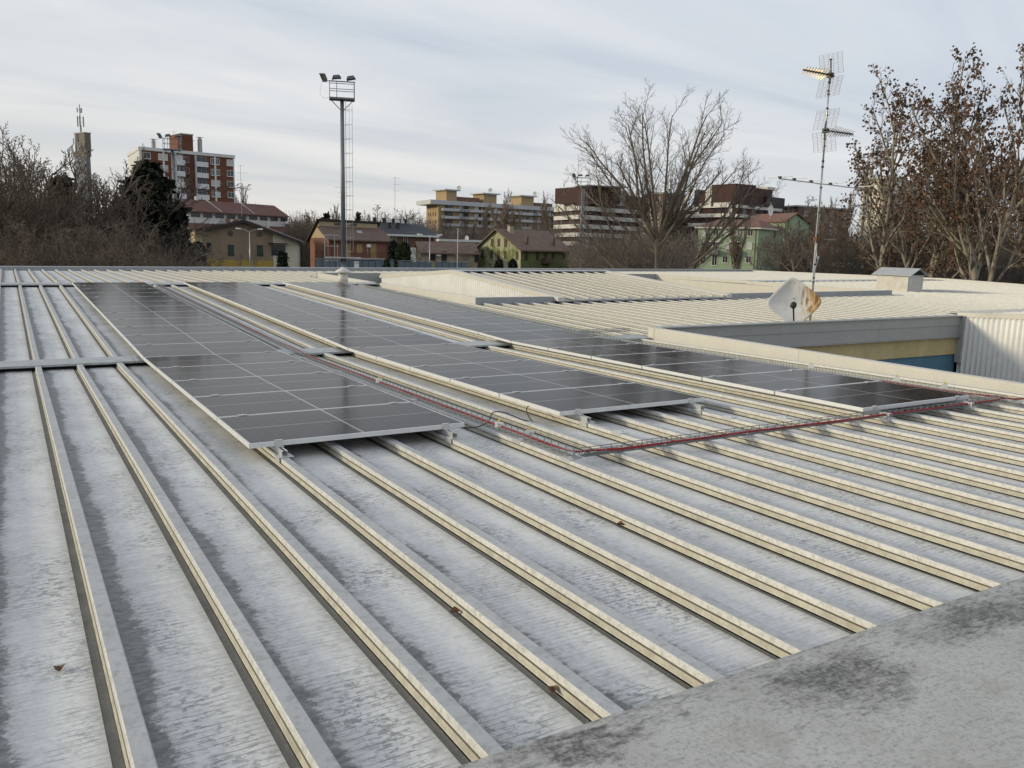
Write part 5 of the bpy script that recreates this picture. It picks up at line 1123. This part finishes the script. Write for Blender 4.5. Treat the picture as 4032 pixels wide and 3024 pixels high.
# plain poles and roof aerials
t = px(1803, 900, 100); pl = thing('flag_pole', 'thin plain pole left of the moss-green house', 'pole', (t[0], t[1], 0)); MB().bar((0, 0, 0), (0, 0, t[2]), .07, 8, .05).build('shaft', M('pale_pole', (.40, .36, .32), .6), pl, True); MB().bar((0, 0, t[2]+.002), (0, 0, t[2]+.08), .08, 8).build('finial', GALV, pl)
aerial(946, 650, 850, 150, 'tall aerial beside the apartment tower', 4); aerial(1342, 735, 876, 134, 'aerial on the orange brick house behind the mast', 3); aerial(1555, 698, 880, 150, 'tall aerial above the slate roof', 3); aerial(2122, 758, 800, 345, 'small aerial on the ochre block', 2); aerial(3035, 795, 830, 186, 'small aerial on the pale green house', 2)

# ------------------------------------------------------------------ trees
BARKM = {}
def bark(name, c1, c2, spot=None):
    if name in BARKM: return BARKM[name]
    t = MT(name, .9); v = t.coord('Object', (1, 1, .4)); n = t.noise(v, 2.2, 5, .65); c = t.mix(t.ramp(n, .35, .65), c1, c2)
    if spot: c = t.mix(t.ramp(t.noise(t.coord('Object', (1, 1, .7)), 3.2, 3, .5), .5, .56), c, spot)
    t.base(c); BARKM[name] = t.m; return t.m
def norm3(a):
    l = math.sqrt(a[0]*a[0]+a[1]*a[1]+a[2]*a[2]) or 1.; return (a[0]/l, a[1]/l, a[2]/l)
def grow(rng, p, d, L, r, lv, out, P, tips):
    """recursive branch: out gets (p,q,r0,r1,level)"""
    ns = max(2, int(P['seg'][min(lv, len(P['seg'])-1)])); st = L/ns; wob = P['wob']; upb = P['up'][min(lv, len(P['up'])-1)]
    rend = max(P['rmin'], r*P['taper']); start = P['start'][min(lv, len(P['start'])-1)]; nch = P['n'][lv] if lv < len(P['n']) else 0
    kids = sorted(start+(1-start)*((i+rng.random())/max(nch, 1)) for i in range(nch)); ki = 0; side = rng.random()*6.28
    for i in range(ns):
        d = norm3((d[0]+rng.gauss(0, wob), d[1]+rng.gauss(0, wob), d[2]+rng.gauss(0, wob)+upb/ns))
        q = (p[0]+d[0]*st, p[1]+d[1]*st, p[2]+d[2]*st); ra = r+(rend-r)*i/ns; rb = r+(rend-r)*(i+1)/ns
        out.append((p, q, ra, rb, lv))
        while ki < nch and kids[ki] <= (i+1)/ns:
            f = kids[ki]; t = f*ns-i; b = (p[0]+(q[0]-p[0])*t, p[1]+(q[1]-p[1])*t, p[2]+(q[2]-p[2])*t); ki += 1
            side += 2.4+rng.uniform(-.5, .5); ang = P['ang'][min(lv, len(P['ang'])-1)]*rng.uniform(.75, 1.25)
            h = (0, 0, 1) if abs(d[2]) < .9 else (1, 0, 0)
            e = norm3((d[1]*h[2]-d[2]*h[1], d[2]*h[0]-d[0]*h[2], d[0]*h[1]-d[1]*h[0])); g = (d[1]*e[2]-d[2]*e[1], d[2]*e[0]-d[0]*e[2], d[0]*e[1]-d[1]*e[0])
            ca, sa = cos(ang), sin(ang); cs, sn = cos(side), sin(side)
            nd = norm3(tuple(d[k]*ca+(e[k]*cs+g[k]*sn)*sa for k in range(3)))
            Lc = L*P['ratio'][min(lv, len(P['ratio'])-1)]*(1-P['short']*(f-start)/(1-start+1e-6))*rng.uniform(.75, 1.2)
            rc = max(P['rmin'], min(ra*.75, r*P['rr'][min(lv, len(P['rr'])-1)]*(1-.45*f)))
            grow(rng, b, nd, Lc, rc, lv+1, out, P, tips)
        p = q
    if lv >= len(P['n'])-1: tips.append((p, d))
def tube_np(segs, sides):
    a = np.array([s[0] for s in segs]); b = np.array([s[1] for s in segs]); ra = np.array([s[2] for s in segs]); rb = np.array([s[3] for s in segs])
    d = b-a; d /= np.linalg.norm(d, axis=1)[:, None]+1e-9; h = np.where(np.abs(d[:, 2:3]) < .9, np.array([[0, 0, 1.]]), np.array([[1., 0, 0]]))
    e = np.cross(d, h); e /= np.linalg.norm(e, axis=1)[:, None]; g = np.cross(d, e); th = np.arange(sides)*2*pi/sides
    ring = e[:, None, :]*np.cos(th)[None, :, None]+g[:, None, :]*np.sin(th)[None, :, None]
    V = np.concatenate([a[:, None]+ring*ra[:, None, None], b[:, None]+ring*rb[:, None, None]], 1).reshape(-1, 3)
    i = np.arange(sides); j = (i+1) % sides; f = np.stack([i, j, sides+j, sides+i], 1); F = (np.arange(len(segs))*2*sides)[:, None, None]+f[None]
    return V, F.reshape(-1, 4)
def leaves_np(pts, size, rng, n=1, spread=.1, droop=0.):
    pts = np.repeat(np.asarray(pts), n, 0); N = len(pts); c = pts+rng.normal(0, spread, (N, 3))
    a = rng.normal(0, 1, (N, 3)); a[:, 2] -= droop; a /= np.linalg.norm(a, axis=1)[:, None]; b = np.cross(a, rng.normal(0, 1, (N, 3))); b /= np.linalg.norm(b, axis=1)[:, None]
    s = size*rng.uniform(.6, 1.3, (N, 1)); k = np.cross(a, b)*s*.25
    V = np.stack([c-a*s*.1, c+a*s*.5+b*s*.45+k, c+a*s, c+a*s*.5-b*s*.45+k], 1).reshape(-1, 3); F = np.arange(N*4).reshape(-1, 4); return V, F
TREES = {}
def make_tree(key, P, seed, L, r, dirs=None, thick=.05, leaf=None):
    rng = random.Random(seed); out, tips = [], []
    for ent in (dirs or []):
        if len(ent) == 5: grow(rng, ent[3], norm3(ent[0]), ent[1], ent[2], ent[4], out, P, tips)
    for d, l, rr_ in ([e_ for e_ in dirs if len(e_) == 3] if dirs else [((0, 0, 1), 1., 1.)]): grow(rng, (rng.uniform(-.1, .1)*(len(dirs or [1]) > 1), rng.uniform(-.1, .1)*(len(dirs or [1]) > 1), 0), norm3(d), L*l, r*rr_, 0, out, P, tips)
    big = [s for s in out if s[2] > thick]; sm = [s for s in out if s[2] <= thick]
    ms = []
    if big: ms.append(('trunk', np_mesh(key+'_trunk', *tube_np(big, 7), True)))
    if sm: ms.append(('crown', np_mesh(key+'_crown', *tube_np(sm, 3), True)))
    if leaf:
        nr = np.random.default_rng(seed); sel = [t[0] for t in tips if t[0][2] > L*leaf.get('zmin', .2) and rng.random() < leaf['keep']]
        V, F = leaves_np(sel, leaf['size'], nr, leaf['n'], leaf['spread'], .5); ms.append(('leaves', np_mesh(key+'_leaves', V, F)))
    top = max(s[1][2] for s in out); TREES[key] = (ms, top); return TREES[key]
def put_tree(key, name, label, u, D, vtop, mats, rz=0., sxy=1., zb=0., group=None, cat='tree'):
    ms, top = TREES[key]; p = plan(u, D); h = zat(u, vtop, D)-zb; s = h/top
    t = thing(name, label, cat, (p[0], p[1], zb), rz, group); t.scale = (s*sxy, s*sxy, s)
    for (nm, me), mt in zip(ms, mats):
        if not me.materials: me.materials.append(mt)
        link(nm, me, t)
    return t
BK_GREY = bark('grey_bark', (.12, .10, .075), (.20, .165, .125)); BK_TWIG = bark('twig_bark', (.12, .098, .08), (.19, .155, .128))
BK_DK = bark('dark_twig', (.085, .066, .050), (.15, .118, .09)); BK_PLANE = bark('plane_bark', (.20, .172, .135), (.29, .255, .20), (.10, .085, .065)); BK_WHITE = bark('white_bark', (.26, .22, .17), (.34, .30, .24), (.12, .1, .08)); BK_PTW = bark('plane_twig', (.15, .115, .085), (.22, .17, .13))
BK_THK = bark('thicket_bark', (.085, .066, .050), (.17, .135, .10)); BK_BRUSH = bark('brush_bark', (.045, .034, .026), (.085, .065, .05))
def leafmat(name, c1, c2, c3=None):
    t = MT(name, .75, 0, .3); oi = t.noise(t.coord('Object'), 1.4, 4, .7); f = t.noise(t.coord('Object'), 14, 2, .6); c = t.mix(t.ramp(oi, .35, .65), c1, c2)
    c = t.mix(t.ramp(f, .4, .65, 0, .7), c, c3 or c1); t.base(c); return t.m
BROWN = leafmat('brown_plane_leaf', (.095, .052, .031), (.15, .082, .046), (.055, .032, .022)); DKGREEN = leafmat('conifer_green', (.010, .017, .009), (.020, .030, .014), (.007, .011, .007)); HEDGE = leafmat('hedge_green', (.018, .028, .010), (.035, .05, .018), (.012, .018, .008)); OLIVE = leafmat('olive_green', (.025, .034, .016), (.045, .055, .025), (.015, .02, .01))
# big bare tree, vase-shaped with three main stems
PV = dict(seg=(6, 11, 6, 4, 3), wob=.045, up=(0, .10, .30, .25, .1), taper=.26, rmin=.0075, start=(.9, .10, .10, .1, .1), n=(0, 12, 7, 5), ang=(.4, .50, .6, .7), ratio=(1., .31, .42, .45), short=.35, rr=(.62, .40, .5, .6))
vr = random.Random(8); limbs = [((0, 0, 1), 6.6, .24, (0, 0, 0), 0)]
for dx, zt_ in ((-7.0, 11.6), (-6.2, 13.2), (-5.2, 14.6), (-4.2, 15.4), (-3.1, 16.0), (-2.0, 16.4), (-.8, 16.5), (.4, 16.9), (1.6, 16.6), (2.8, 16.3), (3.9, 15.6), (5.0, 14.6), (6.0, 13.0), (-4.0, 12.8), (3.6, 12.8)):
    z0 = vr.uniform(5.0, 6.5) if abs(dx) > 2 else vr.uniform(5.9, 6.6); d = (dx*.92, vr.uniform(-3.2, 3.2), zt_-z0-.6); limbs.append((d, math.sqrt(sum(q*q for q in d)), vr.uniform(.10, .15), (0, 0, z0), 1))
limbs += [((-5.6, .4, 7.2), 9.6, .17, (-.5, 0, 1.6), 1), ((-4.6, -.8, 4.4), 7.0, .12, (-1.6, 0, 3.6), 1), ((6.2, .3, 8.4), 11.2, .17, (.5, 0, 1.6), 1), ((5.6, -.6, 5.2), 7.5, .12, (2.4, 0, 4.6), 1), ((4.0, 1.2, 7.4), 8.2, .11, (2.6, .1, 5.0), 1), ((-3.0, 1, 7.0), 8.0, .11, (-2.0, .1, 4.2), 1), ((-.5, 0, 1), 2.0, .19, (0, 0, .4), 0), ((.5, 0, 1), 2.0, .19, (0, 0, .4), 0)]
make_tree('vase', PV, 12, 6.2, .21, limbs, .04)
put_tree('vase', 'bare_tree', 'large spreading bare tree in front of the brown blocks', 2590, 62, 352, (BK_GREY, BK_TWIG), -YAW, 1.2)
# bare trees with many upright stems for the left wood
PT = dict(seg=(8, 6, 5, 3), wob=.085, up=(.15, .35, .3, .2), taper=.3, rmin=.012, start=(.15, .15, .12, .1), n=(10, 7, 5, 2), ang=(.5, .55, .65, .7), ratio=(.46, .45, .42, .4), short=.5, rr=(.5, .5, .55, .6))
for i in range(3): make_tree(f'wood{i}', PT, 31+i, 9.0, .13, [((random.Random(i*7+j).uniform(-.35, .35), random.Random(i*9+j).uniform(-.35, .35), 1), random.Random(i+j*5).uniform(.75, 1.05), 1.) for j in range(4)], .04)
# arching shrubs
PS = dict(seg=(7, 5, 4), wob=.11, up=(-.5, -.1, 0, 0), taper=.25, rmin=.010, start=(.12, .12, .1), n=(13, 8, 4), ang=(.7, .75, .7), ratio=(.42, .45, .5), short=.4, rr=(.5, .55, .6))
for i in range(2): make_tree(f'shrub{i}', PS, 51+i, 5.5, .06, [((random.Random(i*17+j).uniform(-.8, .8), random.Random(i*19+j).uniform(-.8, .8), 1), random.Random(i+j*3).uniform(.7, 1.1), 1.) for j in range(9)], .035)
wl_ = [('tallest bare tree at the left edge', 62, 64, 508, 0), ('bare tree second from the left edge', 118, 70, 505, 1), ('bare tree with upright twigs left of the telecom tower', 190, 62, 528, 2), ('bare tree just left of the telecom tower', 240, 66, 610, 0), ('bare tree in front of the telecom tower', 335, 72, 770, 1), ('bare tree between the telecom tower and the apartment tower', 395, 70, 648, 2), ('bare tree with thin twigs left of the dark conifer', 455, 66, 668, 0), ('low bare tree leaning in front of the dark conifer', 478, 60, 800, 1), ('dark bare tree cut by the left edge', -30, 58, 520, 2), ('second bare tree low at the left edge', 20, 54, 640, 1), ('low bare tree under the telecom tower', 290, 58, 720, 2), ('low bare tree left of the telecom tower', 150, 56, 660, 0)]
for i, (lb, u, D, vt, k) in enumerate(wl_): put_tree(f'wood{k}', 'bare_tree', lb, u, D, vt, (BK_THK, BK_DK), i*1.7, 1.15 if vt < 600 else 1.5, group='bare trees of the left wood')
sl_ = [(0, 50, 820), (75, 47, 860), (150, 52, 830), (225, 48, 870), (300, 51, 850), (375, 47, 880), (445, 50, 860), (515, 52, 930), (580, 50, 955), (640, 54, 955), (690, 60, 985), (110, 60, 760), (250, 62, 770), (420, 62, 800), (560, 64, 880)]
pos = ['at the left edge', 'second from the left', 'third from the left', 'below the tallest tree', 'left of the tower', 'under the telecom tower', 'right under the telecom tower', 'left of the dark conifer', 'below the dark conifer', 'right of the dark conifer', 'at the foot of the floodlight mast', 'deeper in the wood on the left', 'deeper in the wood near the tower', 'deeper in the wood right of the tower', 'behind the low front shrubs by the conifer']
for i, ((u, D, vt), ps) in enumerate(zip(sl_, pos)): put_tree(f'shrub{i%2}', 'bare_shrub', f'tangled brown bare shrub {ps}', u, D, vt, (BK_THK, BK_THK), i*2.1, 1.25, group='tangled shrubs below the left wood', cat='shrub')
# uncountable twigs that close the wood and the spaces between houses
def brush(name, label, u0, u1, D0, D1, vfun, n, mat, seed, r=.018, ln=1.1, updir=.9):
    rng = np.random.default_rng(seed); u = rng.uniform(u0, u1, n); D = rng.uniform(D0, D1, n); f = rng.beta(1.1, 1.35, n)
    base = np.array([plan(a, b) for a, b in zip(u, D)]); top = np.array([zat(a, vfun(a), b) for a, b in zip(u, D)])*rng.uniform(.82, 1.05, n); z = f*np.maximum(top-ln*.6, .3)
    p = np.column_stack([base, z]); d = rng.normal(0, .55, (n, 3)); d[:, 2] += updir; d /= np.linalg.norm(d, axis=1)[:, None]; l = ln*rng.uniform(.6, 1.6, n)
    mid = p+d*(l*.5)[:, None]; d2 = d+rng.normal(0, .25, (n, 3)); d2 /= np.linalg.norm(d2, axis=1)[:, None]; q = mid+d2*(l*.5)[:, None]
    segs = [(a, b, r, r*.8) for a, b in zip(p, mid)]+[(a, b, r*.8, r*.4) for a, b in zip(mid, q)]
    o = link(name, np_mesh(name, *tube_np(segs, 3)), None, mat); tagset(o, label, 'brushwood', kind='stuff'); return o
brush('brushwood', 'dense dark brown twigs filling the wood on the left', -60, 720, 62, 84, lambda u: 820 if u < 330 else (850 if u < 480 else 930), 15000, BK_BRUSH, 1, .022, 1.5)
brush('brushwood', 'dense low twigs along the front of the left wood', -60, 700, 44, 56, lambda u: 900 if u < 500 else 960, 4500, BK_THK, 2, .013, 1.1, .7)
brush('brushwood', 'brown twigs of the far trees behind the red roof houses', 1150, 1700, 185, 230, lambda u: 860 if u < 1400 else 850, 9000, BK_TWIG, 3, .045, 2.6)
brush('brushwood', 'brown twigs of the trees in front of the ochre block', 1700, 2210, 230, 300, lambda u: 880, 8000, BK_TWIG, 4, .05, 3.0)
brush('brushwood', 'brown undergrowth under the big bare tree', 2250, 2740, 95, 160, lambda u: 930 if u < 2450 else 900, 12000, BK_TWIG, 5, .03, 1.8)
brush('brushwood', 'dark brown wood behind the plane trees', 3080, 4200, 120, 180, lambda u: 905 if u < 3400 else 870, 18000, BK_BRUSH, 6, .04, 2.2)
brush('brushwood', 'dark brown undergrowth behind the plane tree trunks', 3240, 4200, 62, 82, lambda u: 950, 10000, BK_BRUSH, 7, .02, 1.5)
brush('brushwood', 'dark twigs between the tan house and the orange brick house', 1130, 1240, 150, 175, lambda u: 855, 3500, BK_DK, 8, .04, 2.2)
brush('brushwood', 'distant dark wood right of the apartment tower', 925, 1130, 300, 340, lambda u: 790+(u-925)*.33, 5000, BK_DK, 9, .07, 3.5)

# conifers
def conifer(name, label, u, D, vtop, wpx, n=90, cards=110, mat=None, droop=.25, zb=0., seed=1, size=.5, pw=.8, flat=.16):
    rng = np.random.default_rng(seed); p = plan(u, D); h = zat(u, vtop, D)-zb; R = wpx/2*D/FPX; t = thing(name, label, 'tree', (p[0], p[1], zb))
    segs = [((0, 0, 0), (0, 0, h*.97), .02*h+.05, .02)]; pts = []
    for i in range(n):
        f = .06+.93*(i+.5)/n; a = rng.uniform(0, 6.28); L = R*((1-f)**pw)*rng.uniform(.65, 1.15)+.15; z = h*f; s0 = np.array([0, 0, z]); d = np.array([cos(a), sin(a), rng.uniform(-.05, .25)])
        prev = s0
        for k in range(1, 5):
            q = s0+d*L*k/4+np.array([0, 0, -droop*L*(k/4)**2]); segs.append((tuple(prev), tuple(q), .05*(1-k/6), .05*(1-(k+1)/6))); prev = q
        m = max(6, int(cards*L/R)); tt = rng.uniform(.12, 1.02, m)**.8; side = np.array([-d[1], d[0], 0]); w = (1-tt)*L*.34+.12
        c = s0+d*(L*tt)[:, None]; c[:, 2] -= droop*L*tt**2; c += side*(rng.uniform(-1, 1, m)*w)[:, None]; c[:, 2] += rng.normal(0, flat, m); pts.append(c)
    link('trunk', np_mesh('trunk', *tube_np(segs, 5)), t, BK_DK); V, F = leaves_np(np.concatenate(pts), size, rng, 1, .05, .3); link('crown', np_mesh('crown', V, F), t, mat or DKGREEN); return t
conifer('cedar_tree', 'large dark cedar in front of the apartment tower', 592, 70, 650, 440, 130, 240, seed=4, size=.55, pw=.58, droop=.12, flat=.10)
conifer('cedar_tree', 'dark cedar crowded behind the floodlight mast', 680, 92, 760, 190, 70, 120, seed=5, size=.60, pw=.55)
conifer('conifer', 'dark evergreen deep in the left wood beside the telecom tower', 255, 74, 690, 260, 80, 120, OLIVE, seed=6, size=.5, pw=.5)
conifer('conifer', 'small dark conifer above the orange brick house roof', 1412, 200, 838, 45, 50, 50, seed=7, size=.7)
conifer('conifer', 'rounded dark conifer left of the orange brick house', 1285, 190, 842, 110, 50, 70, seed=8, size=.8, pw=.4)
conifer('conifer', 'ivy-dark evergreen right of the big bare tree', 2660, 120, 848, 190, 90, 130, OLIVE, seed=9, size=.6, pw=.45)
def bush(name, label, u, D, vtop, wpx, n=3500, mat=None, size=.22, seed=1, col=True, cat='shrub'):
    rng = np.random.default_rng(seed); p = plan(u, D); h = zat(u, vtop, D); R = wpx/2*D/FPX; t = thing(name, label, cat, (p[0], p[1], 0))
    z = rng.uniform(.03, 1, n); a = rng.uniform(0, 6.28, n); prof = np.where(z < .75, 1., np.sqrt(np.maximum(0, 1-((z-.75)/.25)**2))) if col else np.sqrt(np.maximum(.02, 1-(2*z-1)**2)); rr2 = R*prof*np.sqrt(rng.uniform(.45, 1.05, n))*(1+.10*np.sin(a*3+z*9))
    V, F = leaves_np(np.column_stack([rr2*np.cos(a), rr2*np.sin(a), z*h]), size, rng, 1, .06); link('foliage', np_mesh('foliage', V, F), t, mat or HEDGE); MB().bar((0, 0, 0), (0, 0, h*.85), .12, 6, .04).build('stem', BK_DK, t); return t
bush('clipped_hedge', 'dark narrow clipped evergreen right of the orange brick house', 1549, 116, 950, 36, 3500, DKGREEN, .25, 1); bush('clipped_hedge', 'broader green clipped evergreen beside the narrow one', 1588, 114, 957, 57, 4500, HEDGE, .25, 2)
bush('cypress', 'dark rounded cypress left of the tan gable house', 778, 100, 958, 52, 3500, DKGREEN, .28, 3); bush('cypress', 'dark cypress against the cream side wing', 1112, 108, 992, 34, 2600, DKGREEN, .25, 4)
bush('evergreen_shrub', 'left of two dark shrubs before the moss-green house', 1966, 122, 1023, 34, 2200, DKGREEN, .25, 5, False); bush('evergreen_shrub', 'right of two dark shrubs before the moss-green house', 2021, 120, 1023, 36, 2200, DKGREEN, .25, 6, False)
bush('hedge', 'long dark hedge below the big bare tree', 2330, 118, 1012, 150, 5000, HEDGE, .3, 7, False); bush('hedge', 'dark hedge right of the floodlight mast by the bare tree', 2440, 116, 1015, 170, 5000, HEDGE, .3, 8, False); bush('ivy_column', 'green ivy column left of the pale green house', 2712, 140, 1000, 40, 2500, HEDGE, .3, 9); bush('climber', 'green climber on the blue-grey fence', 1523, 99, 1022, 24, 1400, HEDGE, .18, 10)
# fastigiate poplars and mid-distance bare trees
PP_ = dict(seg=(9, 7, 5), wob=.05, up=(.1, .9, .6, .3), taper=.25, rmin=.03, start=(.10, .1, .1), n=(26, 9, 4), ang=(.42, .4, .5), ratio=(.34, .42, .4), short=.55, rr=(.4, .45, .5))
for i in range(2): make_tree(f'poplar{i}', PP_, 71+i, 16, .28, [((.02, 0, 1), 1, 1), ((.08, .05, 1), .9, .8), ((-.07, .03, 1), .85, .8)], .09)
PL_ = [('bare poplar right of the apartment tower', 962, 260, 718), ('bare poplar behind the tallest floodlight mast', 1325, 230, 800), ('pale-stemmed poplar in front of the ochre block, leftmost', 1745, 262, 830), ('pale-stemmed poplar left of the tallest one', 1905, 255, 800), ('tallest pale poplar in front of the ochre block', 1975, 262, 738), ('pale poplar right of the tallest one', 2035, 258, 800), ('bare poplar beside the left brown block', 2160, 300, 752), ('leaning pale poplar before the ochre block', 1850, 250, 845), ('thin pale poplar before the ochre block', 2100, 262, 830), ('bare poplar in front of the pale green house', 2907, 150, 820), ('bare poplar above the dark flat-roofed block', 3245, 260, 790), ('bare poplar left of the pale block', 3300, 230, 745), ('small poplar on the skyline by the ochre block', 1010, 270, 800)]
for i, (lb, u, D, vt) in enumerate(PL_): put_tree(f'poplar{i%2}', 'poplar_tree', lb, u, D, vt, (BK_WHITE, BK_PTW), i*1.3, 1.0 if i != 4 else 1.2, group='bare poplars among the houses')
PM_ = dict(seg=(7, 6, 5, 3), wob=.1, up=(.1, .3, .2, .1), taper=.3, rmin=.02, start=(.3, .15, .1, .1), n=(9, 7, 6, 3), ang=(.7, .7, .7, .7), ratio=(.55, .5, .45, .4), short=.4, rr=(.55, .5, .5, .6))
for i in range(2): make_tree(f'round{i}', PM_, 91+i, 7.5, .22, None, .06)
RL_ = [('pale bare tree left of the tall aerial', 1485, 195, 803, 0), ('broad bare tree behind the slate roof', 1575, 205, 820, 1), ('bare tree at the right end of the slate roof', 1625, 200, 850, 0), ('pale tree behind the gap left of the brick house', 1238, 200, 826, 1), ('bare tree low in the gap left of the brick house', 1180, 190, 850, 0), ('pruned bare tree in front of the low cream house', 1658, 118, 965, 1), ('dark reddish bushy tree left of the moss-green house', 1818, 122, 960, 0), ('bare tree left of the pale green house', 2545, 110, 900, 1), ('bare tree before the shaded green wall', 3060, 120, 880, 0), ('bare tree right of the pale green houses', 3140, 110, 860, 1), ('small bare tree behind the aerial mast', 3215, 100, 900, 0), ('bare tree before the pale green house corner', 2990, 125, 930, 1), ('bare tree left of the big tree trunk', 2470, 100, 880, 0), ('bare tree right of the floodlight mast', 2380, 105, 900, 1), ('pollarded tree in front of the tan house', 945, 112, 962, 0), ('small pollarded tree right of the tan house window', 1000, 112, 965, 1), ('leafless tree on the skyline above the flat block', 3150, 270, 770, 0)]
for i, (lb, u, D, vt, k) in enumerate(RL_): put_tree(f'round{k}', 'bare_tree', lb, u, D, vt, (BK_TWIG, BK_TWIG if i not in (6,) else BK_DK), i*1.9, 1.1 if i not in (14, 15) else .5, group='bare trees among the houses')
# plane trees with clinging brown leaves, on the right
PB = dict(seg=(8, 7, 5, 4, 3), wob=.085, up=(.1, .30, .25, .15, 0), taper=.32, rmin=.009, start=(.26, .15, .12, .1, .1), n=(11, 7, 5, 2), ang=(.58, .6, .65, .7), ratio=(.52, .45, .42, .4), short=.5, rr=(.6, .5, .5, .6))
make_tree('plane0', PB, 105, 11, .145, [((.05, 0, 1), 1, 1.1), ((-.22, .1, 1), .8, .7)], .04, dict(size=.15, n=3, spread=.10, zmin=.30, keep=.40))
make_tree('plane1', PB, 102, 12, .20, [((-.05, 0, 1), 1, 1.1), ((.3, .1, 1), .9, .8), ((-.25, -.1, 1), .8, .7)], .04, dict(size=.17, n=4, spread=.13, zmin=.12, keep=.26))
make_tree('plane2', PB, 103, 12, .22, [((.08, 0, 1), 1, 1.1), ((-.28, .1, 1), .95, .85), ((.34, -.05, 1), .85, .8)], .04, dict(size=.18, n=6, spread=.15, zmin=.08, keep=.26))
for lb, u, D, vt, k, rz, sx in [('plane tree with sparse brown leaves behind the aerial mast', 3480, 52, 286, 0, 2.6, 1.0), ('tall plane tree with thick brown leaves at the right edge', 3880, 43, 180, 2, 1.2, .8), ('plane tree with brown leaves left of the tallest one', 3660, 56, 318, 1, 2.2, .95), ('plane tree with brown leaves cut by the right edge', 4090, 50, 225, 1, .4, .9), ('smaller plane tree with brown leaves between the two tallest', 3770, 60, 600, 2, 3.1, 1.0), ('low leafy plane tree behind the vent box', 3560, 66, 680, 1, 4.0, 1.1)]:
    put_tree(f'plane{k}', 'plane_tree', lb, u, D, vt, (BK_PLANE, BK_PTW, BROWN), rz, sx, group='plane trees with dead brown leaves')
